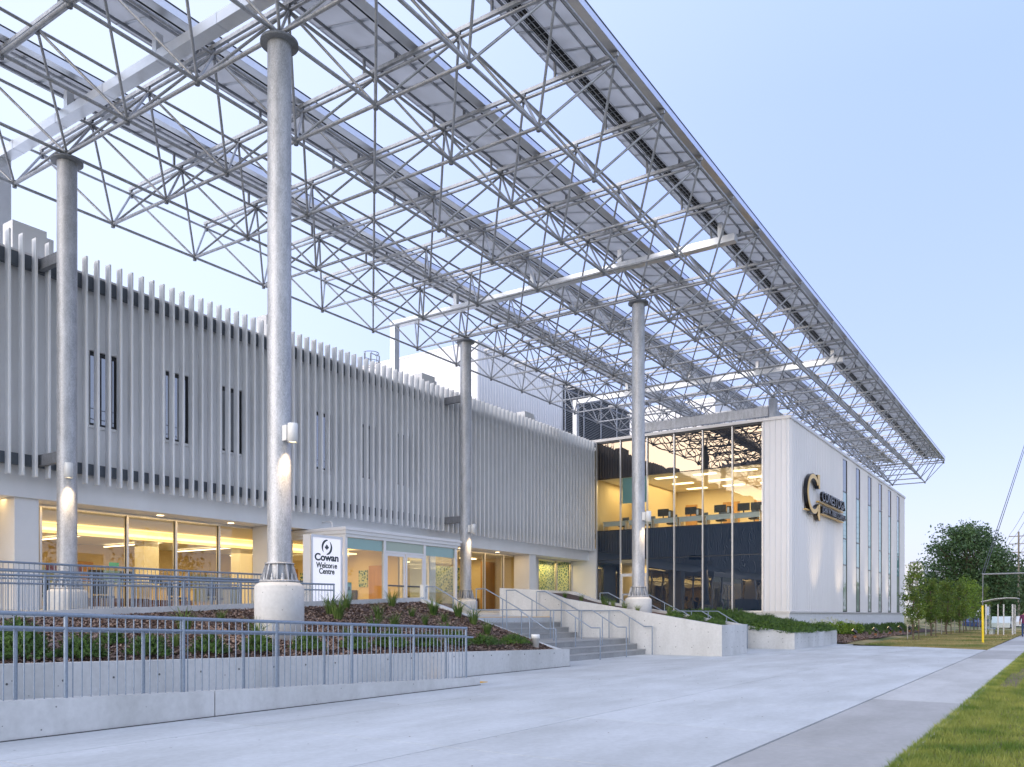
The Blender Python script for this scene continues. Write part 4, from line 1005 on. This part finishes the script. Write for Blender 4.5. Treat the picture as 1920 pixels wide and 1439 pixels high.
def sprays(n, rx, rz, L=.16, droop=.1):
    """yew / juniper: many short feathery shoots pointing up and out over a low mound"""
    out_ = []
    ns = n // 8
    for k in range(ns):
        a = random.uniform(0, 6.28); e = random.random() ** .7; r = rx * e
        base = np.array([r * math.cos(a), r * math.sin(a), rz * (1 - e * e) * random.uniform(.35, 1.05) + .03])
        d = np.array([math.cos(a) * (.4 + e), math.sin(a) * (.4 + e), .75 - droop * e]) + rng.normal(0, .25, 3); d /= np.linalg.norm(d)
        ln = L * random.uniform(.6, 1.3)
        for q in range(8):
            t = q / 8; c = base + d * ln * t
            s = np.cross(d, rng.normal(0, 1, 3)); s /= np.linalg.norm(s) + 1e-6
            tip = c + (d * .55 + s * .8) * L * .38 * (1 - .4 * t); w = np.cross(d, s) * .011
            out_.append([c - w, c + w, tip + w * .4, tip - w * .4])
    return np.array(out_)
def plant_mesh(name, V, m):
    o = quads_obj(name, V, m); me = o.data; COL.objects.unlink(o); bpy.data.objects.remove(o); return me
YEW = [plant_mesh('yew', sprays(2600, .36, .34), 'yew') for _ in range(3)]
JUN = [plant_mesh('juniper', sprays(2200, .5, .22, .2, .5), 'yew') for _ in range(3)]
TUF = [plant_mesh('grass_tuft', blades(70, .16, .5, .008, .6), 'tuft') for _ in range(3)]
def put(name, me, x, y, z, s, label, cat, group, sz=None):
    o = bpy.data.objects.new(name, me); o.location = (x, y, z); o.rotation_euler = (0, 0, random.uniform(0, 6.28)); o.scale = (s, s, sz or s)
    COL.objects.link(o); tag(o, label, cat, group); return o
for k, (x, y, s) in enumerate([(5.05, 12.75, 1.0), (5.7, 13.7, 1.1), (6.25, 12.8, .95), (6.75, 14.0, 1.0), (7.1, 12.75, .85), (8.24, 12.75, .85), (9.42, 12.75, .82), (10.5, 12.75, .82), (11.75, 12.75, .85), (13.1, 12.75, .8), (14.3, 12.8, .95), (15.5, 12.75, .8), (16.7, 12.75, .85), (8.3, 13.9, .6)]):
    ordn = ['front row twelfth', 'second row second', 'front row eleventh', 'second row first', 'front row tenth', 'front row ninth', 'front row eighth', 'front row seventh', 'front row sixth', 'front row fifth', 'front row fourth', 'front row third', 'front row second', 'second row third'][k].rsplit(' ', 1)
    put('yew_shrub', YEW[k % 3], x, y, bedz(x, y) - .02, s, 'small yew shrub in the %s behind the front wall, %s from the white standpipe' % (ordn[0], ordn[1]), 'shrub', 'yew shrubs in the front bed')
for k, (x, y) in enumerate([(17.95, 12.8), (19.3, 12.8)]):
    put('juniper', JUN[k], x, y, bedz(x, y) - .02, .8, 'low spreading juniper in the mulch beside the white pipe', 'shrub', 'junipers by the pipe')
tl = [(14.9, 16.7), (17.0, 16.9), (18.9, 16.9), (14.2, 16.0), (15.4, 15.6), (16.8, 15.5), (18.3, 15.6), (19.4, 15.7), (13.3, 15.2), (17.8, 14.7), (19.9, 14.6), (16.2, 14.4), (12.0, 15.8), (10.3, 14.7), (11.2, 13.6), (9.2, 13.4), (19.2, 13.6), (15.0, 14.0), (13.8, 13.7), (17.2, 13.5), (12.6, 14.4), (18.9, 14.9), (20.2, 15.4), (15.8, 16.3), (13.9, 16.8)]
for k, (x, y) in enumerate(tl):
    s = random.uniform(1.0, 1.45) if k < 3 or k % 3 else .75
    put('ornamental_grass', TUF[k % 3], x, y, bedz(x, y) - .02, s, 'tuft of ornamental grass on the sloping mulch bed', 'grass tuft', 'grass tufts in the front bed')
for k in range(8):
    x = random.uniform(29.3, 31.2); y = 13.2 + k * .55
    if abs(y - 14.12) < .7 and abs(x - 30.2) < .7: x = 29.35
    put('ornamental_grass', TUF[k % 3], x, y, prof(P1, y) - .1, random.uniform(.7, 1.0), 'tuft of ornamental grass in the tall concrete planter', 'grass tuft', 'grass tufts in the tall planter')
for k in range(9):
    y = 10.7 + k * .27; x = 29.4 + (k % 3) * .75
    put('juniper', JUN[k % 3], x, y, prof(P1, y) - .10, .62, 'low spreading juniper in the tall concrete planter', 'shrub', 'junipers in the tall planter')
k = 0
for xx in np.arange(37.0, 44.4, .85):
    for yy in np.arange(10.3, 15.5, .9):
        put('juniper', JUN[k % 3], xx + random.uniform(-.2, .2), yy + random.uniform(-.2, .2), prof(P2, yy) - .12, random.uniform(.9, 1.3), 'low spreading juniper in the long low planter', 'shrub', 'junipers in the low planter'); k += 1
m = MB(); m.lathe((19.95, 12.48, 0), [(0, .60), (.10, .60), (.10, .93), (.125, .93), (.125, 1.03), (.11, 1.05), (0, 1.05)], 20)
tag(m.build('standpipe', 'white_plastic'), 'short white plastic standpipe with a cap in the mulch', 'pipe')

# lawn and wing bed
def lawnz(x, y):
    t = min(1, max(0, (y - 7.4) / 4.9)); s = min(1, max(0, (x - 41.5) / 8))
    return G - .03 + (.05 + .50 * t * t) * (s if y < 9.5 else max(s, .35))
v = []; f = []; nx, ny = 60, 14
for i in range(nx + 1):
    for j in range(ny + 1):
        y = 2.9 + 9.5 * j / ny; x0 = lim(min(y, 9.2)) if y < 9.3 else 44.31
        x = x0 + (150 - x0) * (i / nx) ** 1.6; v.append((x, y, lawnz(x, y)))
for i in range(nx):
    for j in range(ny): a = i * (ny + 1) + j; f.append((a, a + ny + 1, a + ny + 2, a + 1))
m = MB(); m.add(v, f, True); struct(m.build('lawn', 'turf_soil', fix=False))
def grass(name, n, x0, x1, yf, zf, h, w, mt, label, pw=1.0):
    x = x0 + (x1 - x0) * rng.uniform(0, 1, n) ** pw; y = np.array([yf(a, u) for a, u in zip(x, rng.uniform(0, 1, n))]); z = np.array([zf(a, b) for a, b in zip(x, y)])
    a = rng.uniform(0, 6.28, n); hh = h * rng.uniform(.4, 1.2, n); c = np.stack([x, y, z], 1); s = np.stack([np.cos(a), np.sin(a), 0 * a], 1) * w
    l = np.stack([rng.normal(0, .45, n), rng.normal(0, .45, n), np.ones(n)], 1) * hh[:, None]
    V = np.stack([c - s, c + s, c + l * .55 + s * .7 + np.array([0, 0, 0]), c + l], 1)
    o = quads_obj(name, V, mt); tag(o, label, 'grass', kind='stuff')
grass('lawn_grass', 45000, 40.5, 90, lambda x, u: 2.9 + 5.6 * u if x > lim(8.5) else 2.9 + min(5.6, (x - 40.4) / .668) * u, lawnz, .07, .012, 'lawn_dry', 'patchy dry lawn between the plaza and the young trees', 1.5)
# street verge
struct(box('verge', -40, 300, -4.0, 1.38, .03, G - .02, 'soil'))
def vz(x, y): return G - .02
def bare(x, y): return (abs(x - 22.5) < 2.6 and abs(y - 1.05) < .17) or (abs(x - 26) < 1.2 and y < 1.1)
def vy(x, u):
    y = 1.46 - u ** 1.25 * min(2.4, 2.4)
    return -.6 if bare(x, y) and random.random() < .85 else y
grass('verge_grass', 130000, 7.5, 45, vy, vz, .075, .004, 'grass_blade', 'green verge grass beside the concrete sidewalk', 1.7)
# wing bed: mulch, hydrangeas, edging shrubs, uplights
v = []; f = []
for i in range(31):
    for j in range(5):
        x = 44.32 + 36 * i / 30; y = 9.3 + 3.0 * j / 4 + .6 * math.sin(i * .7) * (1 - j / 4) * .3; v.append((x, y, lawnz(x, y) + .05 + random.uniform(-.015, .015)))
for i in range(30):
    for j in range(4): a = i * 5 + j; f.append((a, a + 5, a + 6, a + 1))
m = MB(); m.add(v, f, True); struct(m.build('wing_bed', 'mulch', fix=False))
chips('bed_mulch', 8000, lambda x, y: lawnz(x, y) + .05, 44.4, 66, 9.3, 12.1, 'brown bark mulch along the foot of the white wing', .07)
def leafball(n, rx, rz, z0, sz, bias=.6):
    a = rng.normal(0, 1, (n, 3)); a /= np.linalg.norm(a, axis=1)[:, None]; r = rng.uniform(0, 1, n) ** (1 / 3 * bias)
    c = a * r[:, None] * np.array([rx, rx, rz]); c[:, 2] += z0; c[:, 2] = np.maximum(c[:, 2], .02)
    return leaves_at(c, sz)
def leaves_at(c, sz):
    n = len(c); u = rng.normal(0, 1, (n, 3)); u /= np.linalg.norm(u, axis=1)[:, None]; w = np.cross(u, rng.normal(0, 1, (n, 3))); w /= np.linalg.norm(w, axis=1)[:, None]
    s = (sz * rng.uniform(.6, 1.3, n))[:, None]; return np.stack([c - u * s, c + w * s * .5, c + u * s, c - w * s * .5], 1)
HYL = [plant_mesh('hydrangea_leaves', leafball(420, .42, .36, .36, .075), 'leaf_bright') for _ in range(2)]
HYF = []
for q in range(2):
    cs = []
    for k in range(11):
        a = random.uniform(0, 6.28); e = random.uniform(.2, .42); cc = np.array([e * math.cos(a), e * math.sin(a), random.uniform(.5, .85)])
        cs.append(cc + rng.normal(0, .035, (26, 3)))
    HYF.append(plant_mesh('hydrangea_flowers', leaves_at(np.concatenate(cs), .028), 'flower'))
for k, x in enumerate((46.5, 47.5, 48.7, 50.0, 51.0, 52.3, 53.3, 54.6)):
    yy = 11.1 + random.uniform(-.3, .3); t = thing('hydrangea', 'white flowering hydrangea bush at the foot of the white wing', 'shrub', (x, yy, lawnz(x, yy)), 'hydrangeas by the wing')
    s = random.uniform(.9, 1.2)
    for nm, L in (('leaves', HYL), ('flowers', HYF)):
        o = bpy.data.objects.new(nm, L[k % 2]); o.parent = t; o.rotation_euler = (0, 0, k); o.scale = (s, s, s); COL.objects.link(o); o['kind'] = 'stuff'
for k in range(16): put('boxwood', YEW[k % 3], 55.6 + k * 1.15, 11.2 + random.uniform(-.2, .2), lawnz(56, 11.2), 1.2, 'dark evergreen shrub in the bed along the wing', 'shrub', 'evergreens along the wing')
for k in range(10): put('lavender', TUF[k % 3], 55 + k * 1.9, 10.2, lawnz(56, 10.2), .9, 'grassy perennial at the edge of the wing bed', 'plant', 'perennials along the wing')
for k, x in enumerate((49.3, 55.2, 60.2, 64.3, 68.4, 72.5)):
    yy = 9.9; z = lawnz(x, yy) + .04
    t = thing('uplight', 'small black spotlight on a rusty stake aimed at the white wing wall', 'spotlight', (x, yy, z), 'uplights in the wing bed')
    box('stake_box', x - .07, x + .07, yy - .07, yy + .07, z - .05, z + .14, 'rust', t)
    m = MB(); m.tube((x, yy, z + .14), (x, yy, z + .3), .02, n=6); m.tube((x, yy - .1, z + .28), (x, yy + .12, z + .46), .075, .09, n=14); m.build('head', 'black_gloss', t)
    tube('lens', (x, yy + .122, z + .462), (x, yy + .128, z + .467), .075, 'lamp_white', t, 14)
    tx = {0: 50.2}.get(k, x + 1.2)
    spot('uplight_beam', (x, yy + .14, z + .48), (tx, 12.31, 6.2 if k == 0 else 5.6), 110, 46, .9, col=(1, .76, .46))

# ------------------------------------------------------------------ trees
def tree(label, x, y, z0, H, rx, zc0, nl, sz, mt, seed, group=None, trunk=.07, columnar=False, stake=False, cat='tree', nb=26, clump=.3):
    r = random.Random(seed); g = np.random.default_rng(seed)
    t = thing('tree', label, cat, (x, y, z0), group)
    b = MB(); top = Vector((x + r.uniform(-.1, .1), y + r.uniform(-.1, .1), z0 + H * .93)); prev = Vector((x, y, z0 - .05)); n = 7
    sp = [prev]
    for k in range(1, n + 1):
        p = Vector((x, y, z0)).lerp(top, k / n) + Vector((r.uniform(-1, 1), r.uniform(-1, 1), 0)) * .012 * H; b.tube(prev, p, trunk * (1 - (k - 1) / n * .85), trunk * (1 - k / n * .85), 8); prev = p; sp.append(p)
    ends = []
    for k in range(nb):
        u = (k + .5) / nb; z = zc0 + (H * .95 - zc0) * u; q = min(n - 1, int((z / (H * .93)) * n)); o = sp[max(0, q - (1 if columnar else 1))].lerp(sp[q], r.random())
        a = k * 2.4 + r.uniform(-.4, .4)
        prof_ = (math.sin(math.pi * min(.98, .12 + u * .86)) ** (.6 if not columnar else .45)) * rx * r.uniform(.65, 1.05)
        e = Vector((x + prof_ * math.cos(a), y + prof_ * math.sin(a), z0 + z + (.5 * rx if not columnar else .9 * rx) * r.uniform(.1, .5)))
        mid = o.lerp(e, .5) + Vector((0, 0, -.06 * rx)); b.tube(o, mid, trunk * .32, trunk * .2, 5); b.tube(mid, e, trunk * .2, trunk * .06, 5)
        ends += [(mid, .75), (e, 1.0)]
        for w in range(2):
            f_ = mid.lerp(e, r.random()) + Vector((r.uniform(-1, 1), r.uniform(-1, 1), r.uniform(-.3, .8))) * rx * .3; b.tube(mid, f_, trunk * .12, trunk * .04, 4); ends.append((f_, .9))
    b.build('trunk', 'bark', t, fix=False)
    c = np.array([list(e[0]) for e in ends]); k = g.integers(0, len(c), nl)
    P = c[k] + g.normal(0, 1, (nl, 3)) * np.array([clump, clump, clump * .75]) * rx * .6
    quads_obj('crown', leaves_at(P, sz), mt, t, (x, y, z0))
    if stake:
        for a in (.35, -.3): tube('stake', (x + a * .5, y + a, z0 - .05), (x + a * .5, y + a, z0 + 1.15), .03, 'stake_white' if a > 0 else 'bark', t, 6)
        mm = MB(); mm.lathe((x, y, z0), [(0, .05), (.35, .035), (.55, 0)], 16); mm.build('mulch_ring', 'mulch', t)
def at(px, py, Z):
    d = (Z - 1.6) * 1570.36 / (1153.03 - py); r_ = (px - 960) / 1570.36 * d
    return d * CT + r_ * ST, d * ST - r_ * CT
yt = [(1713, 1198, 1055, .95), (1746, 1192, 1080, .9), (1775, 1189, 1083, .9), (1799, 1186, 1088, .9), (1812, 1183, 1082, .95), (1826, 1181, 1090, .9), (1843, 1179, 1095, .9), (1765, 1184, 1092, .9)]
for k, (px, py, pt, rx) in enumerate(yt):
    x, y = at(px, py, G + .08); z0 = lawnz(x, y); d = depth((x, y)); H = (py - pt) * d / 1570.36
    tree('young staked columnar tree on the lawn, %s from the white wing' % ('nearest', 'second', 'fourth', 'fifth', '', 'sixth', 'seventh', 'third')[k] if k != 4 else 'young bright green columnar tree among the staked row', x, y, z0, H, rx * .68 if k != 4 else 1.0, H * .24, 2400, .07 if k != 4 else .075, 'leaf_young' if k != 4 else 'leaf_bright', 20 + k, 'young trees on the lawn', .05, True, True, clump=.30)
tree('large spreading shade tree standing beyond the young row', 124.7, 11.2, 0, 13.2, 5.0, 3.0, 17000, .2, 'leaf_dark', 51, None, .32, nb=64, clump=.22)
tree('dark dense tree beside the wooden utility pole', 120.0, 7.4, 0, 9.6, 2.4, 1.2, 9000, .17, 'leaf_dark', 52, None, .2, nb=44, clump=.34)
for k, (px, d, H, rx) in enumerate(((1905, 170, 10.5, 4.5), (1925, 190, 11, 5), (1890, 210, 9, 5), (1752, 150, 8, 3.2), (1785, 170, 7, 4), (1945, 150, 11, 5))):
    r_ = (px - 960) / 1570.36 * d; tree('distant leafy street tree behind the bus shelter' if px > 1850 else 'distant leafy tree beyond the young row', d * CT + r_ * ST, d * ST - r_ * CT, 0, H, rx, H * .2, 2600, .42, 'leaf_far', 60 + k, 'distant trees by the shelter' if px > 1850 else 'distant trees beyond the young row', .2, nb=22, clump=.42)

# ------------------------------------------------------------------ street things
t = thing('bus_shelter', 'glass bus shelter with curved roof beside the sidewalk', 'bus shelter', (72, 4.2, G))
bx0, bx1, by0, by1 = 69.4, 72.6, 3.35, 5.0
for a in (bx0, bx1):
    for b_ in (by0, by1): box('post', a - .05, a + .05, b_ - .05, b_ + .05, G - .05, 2.35, 'galvanised', t)
for b_ in (by0 + .55, by0 + .9): box('post', bx0 - .04, bx0 + .04, b_ - .04, b_ + .04, G - .05, 2.35, 'galvanised', t)
box('pane', bx0 + .06, bx1 - .06, by1 - .01, by1 + .01, G + .2, 2.2, 'shelter_glass', t); box('pane', bx1 - .01, bx1 + .01, by0 + .06, by1 - .06, G + .2, 2.2, 'shelter_glass', t)
box('pane', bx0 - .01, bx0 + .01, by0 + .95, by1 - .06, G + .2, 2.2, 'shelter_glass', t)
box('bench', bx0 + .5, bx1 - .5, by1 - .45, by1 - .1, G + .42, G + .48, 'galvanised', t)
for a in (bx0 + .7, bx1 - .7): box('bench_leg', a - .03, a + .03, by1 - .4, by1 - .15, G - .02, G + .419, 'galvanised', t)
pr = [(by0 - .3 + (by1 - by0 + .6) * q / 10, 2.36 + .42 * math.sin(math.pi * (.12 + .5 * (1 - q / 10)))) for q in range(11)]
m = MB(); m.prism(pr + [(a, b_ + .05) for a, b_ in reversed(pr)], 'x', bx0 - .2, bx1 + .2); m.build('roof', 'galvanised', t)
def pole(px, d, H, label, arms):
    r_ = (px - 960) / 1570.36 * d; x, y = d * CT + r_ * ST, d * ST - r_ * CT
    t = thing('utility_pole', label, 'utility pole', (x, y, 0)); m = MB(); m.tube((x, y, -.1), (x, y, H), .17, .12, 10); m.build('shaft', 'pole_wood', t)
    tips = []
    for z in arms:
        box('crossarm', x - .06, x + .06, y - 1.3, y + 1.3, z - .06, z + .06, 'pole_wood', t)
        for s in (-1.2, 1.2): tube('insulator', (x, y + s, z + .06), (x, y + s, z + .3), .05, 'louvre_grey', t, 6); tips.append((x, y + s, z + .3))
    return tips
tA = pole(1910, 130, 14.5, 'tall wooden utility pole with three crossarms by the road', (13.8, 12.6, 11.3))
tB = pole(1869, 190, 15.2, 'farther wooden utility pole above the dark tree', (14.6, 13.2))
tC = pole(1720, 210, 12.2, 'slim wooden pole rising behind the young trees', (11.5,))
def wire(a, b, sag, label, r=.022, grp='overhead wires'):
    m = MB(); a = Vector(a); b = Vector(b); pts = [a.lerp(b, k / 12) - Vector((0, 0, sag * 4 * (k / 12) * (1 - k / 12))) for k in range(13)]; m.path(pts, r, 4)
    tag(m.build('overhead_wire', 'wire', fix=False), label, 'wire', grp)
for k in range(4): wire(tA[k], tB[k], 1.2, 'overhead wire strung between the two wooden poles')
for k in range(6): p = tA[k]; wire(p, (20, p[1] - 11.0, p[2] + 1), 1.5, 'overhead wire running along the road from the tall pole')
wire(tB[0], tC[0], 1, 'thin overhead wire to the slim pole')
gx, gy = 49.3, 3.69
t = thing('guy_anchor', 'thin steel guy post with bright yellow guard and horizontal strut', 'guy post', (gx, gy, G))
m = MB(); m.tube((gx, gy, G - .05), (gx, gy + .02, G + 1.95), .055, n=10); m.build('yellow_guard', 'yellow_plastic', t)
tube('guy_wire', (gx, gy + .02, G + 1.95), (gx, gy, 3.68), .022, 'galv_dark', t, 8); tube('strut', (gx, gy + .05, 3.68), (gx + .5, -1.5, 3.74), .045, 'galv_dark', t, 10)
for q in (-.05, .05): wire((gx, gy + q, 3.7), (gx + 34, gy - 1.55 + q, 19.5), .1, 'taut guy cable rising from the yellow guarded post', .02, 'guy cables')
def car(x, y, label, body, ang=0):
    t = thing('parked_car', label, 'car', (x, y, 0)); 
    m = MB(); m.prism([(x - 2.1, .25), (x + 2.1, .25), (x + 2.15, .7), (x + 1.3, .85), (x + .7, 1.4), (x - 1.2, 1.42), (x - 1.9, .9), (x - 2.15, .75)], 'y', y - .85, y + .85); m.build('body', body, t)
    m = MB(); m.prism([(x + 1.1, .9), (x + .62, 1.34), (x - 1.1, 1.36), (x - 1.6, .92)], 'y', y - .856, y + .856); m.build('side_window', 'tower_dark', t)
    for a in (-1.35, 1.35):
        for b_ in (-.8, .8): tube('wheel', (x + a, y + b_ - .1, .32), (x + a, y + b_ + .1, .32), .32, 'tyre', t, 16)
car(104, 6.0, 'white car parked beyond the bus shelter', 'car_white'); car(112, 9.5, 'blue car parked beyond the young trees', 'car_blue'); car(118, 4.4, 'second white car parked farther along the road', 'car_white')
tw = thing('apartment_tower', 'pale high-rise apartment block on the skyline', 'building', (380, 60, 0))
d = 480; r_ = (1718 - 960) / 1570.36 * d; tx, ty = d * CT + r_ * ST, d * ST - r_ * CT
box('wall', tx - 6, tx + 10, ty - 5, ty + 5, -1, 30.5, 'tower_wall', tw); box('roof', tx - 2, tx + 6, ty - 3, ty + 3, 30.5, 32, 'tower_dark', tw)
for fl in range(10):
    z = 3 + 2.75 * fl
    for q in range(3): 
        box('window', tx - 6.05, tx - 5.99, ty - 4 + 2.8 * q, ty - 2.6 + 2.8 * q, z, z + 1.5, 'tower_dark', tw)
    for q in range(3): box('window', tx - 4 + 4.4 * q, tx - 1.8 + 4.4 * q, ty - 5.05, ty - 4.99, z, z + 1.5, 'tower_dark', tw)

# ------------------------------------------------------------------ person walking away on the sidewalk
def person(x, y, z0, label):
    t = thing('person', label, 'person', (x, y, z0))
    J = [(0, 0, .95), (0, 0, 1.15), (0, 0, 1.40), (0, 0, 1.52), (0.01, 0, 1.66), (0, 0, 1.76),
         (0, .19, 1.40), (.02, .25, 1.14), (.10, .26, .90), (.14, .26, .82), (0, -.19, 1.40), (-.04, -.25, 1.14), (-.02, -.26, .90), (0, -.26, .82),
         (0, .10, .90), (.12, .11, .50), (.06, .11, .09), (.20, .12, .05), (0, -.10, .90), (-.10, -.11, .50), (-.28, -.11, .12), (-.16, -.12, .05)]
    Rr = [.14, .14, .15, .06, .095, .07, .075, .052, .04, .04, .075, .052, .04, .04, .10, .07, .05, .04, .10, .07, .05, .04]
    Ed = [(0, 1), (1, 2), (2, 3), (3, 4), (4, 5), (2, 6), (6, 7), (7, 8), (8, 9), (2, 10), (10, 11), (11, 12), (12, 13), (0, 14), (14, 15), (15, 16), (16, 17), (0, 18), (18, 19), (19, 20), (20, 21)]
    me = bpy.data.meshes.new('body'); me.from_pydata(J, Ed, []); me.update()
    o = bpy.data.objects.new('body', me); COL.objects.link(o); o.location = (x, y, z0)
    md = o.modifiers.new('skin', 'SKIN'); sv = me.skin_vertices[0].data
    for k, r in enumerate(Rr): sv[k].radius = (r, r); sv[k].use_root = (k == 0)
    o.modifiers.new('sub', 'SUBSURF').levels = 1
    bpy.context.view_layer.update(); me2 = bpy.data.meshes.new_from_object(o.evaluated_get(bpy.context.evaluated_depsgraph_get())); bpy.data.objects.remove(o)
    for k in ('skin', 'plum_cloth', 'jeans', 'hair'): me2.materials.append(M[k])
    for p in me2.polygons:
        c = p.center; p.use_smooth = True
        p.material_index = 3 if c.z > 1.66 or (c.z > 1.56 and c.x < .0) else 0 if c.z > 1.47 or (abs(c.y) > .17 and c.z < 1.1 and c.z > .75) else 1 if c.z > .93 else 2 if c.z > .09 else 3
    o = bpy.data.objects.new('body', me2); o.parent = t; COL.objects.link(o)
person(64.9, 2.46, G, 'person in a plum top and blue jeans walking along the sidewalk')

# ------------------------------------------------------------------ trees across the road (seen mirrored in the glazing)
across = None
for k in range(7):
    x = -16 + k * 13.5 + random.uniform(-2, 2); y = -24 + random.uniform(-2, 2)
    tree('leafy tree across the road, %s along from the bus stop end' % ('seventh', 'sixth', 'fifth', 'fourth', 'third', 'second', 'first')[k], x, y, 0, random.uniform(6.5, 9.5), 3.6, 2.0, 2600, .26, 'leaf_far', 90 + k, 'trees across the road', .2, nb=22, clump=.42)

n = 260; x = rng.uniform(3, 38, n); y = 3.0 + rng.uniform(0, 1, n) * 6.8; c = np.stack([x, y, np.full(n, G + .004)], 1); a = rng.uniform(0, 6.28, n); L = rng.uniform(.004, .016, n)
u = np.stack([np.cos(a), np.sin(a), 0 * a], 1) * L[:, None]; w = np.stack([-np.sin(a), np.cos(a), .3 + 0 * a], 1) * (L * .6)[:, None]
tag(quads_obj('plaza_litter', np.stack([c - u - w * .2, c + u - w * .2, c + u + w, c - u + w], 1), 'bark'), 'tiny dark leaf bits and grit scattered on the plaza', 'litter', kind='stuff')
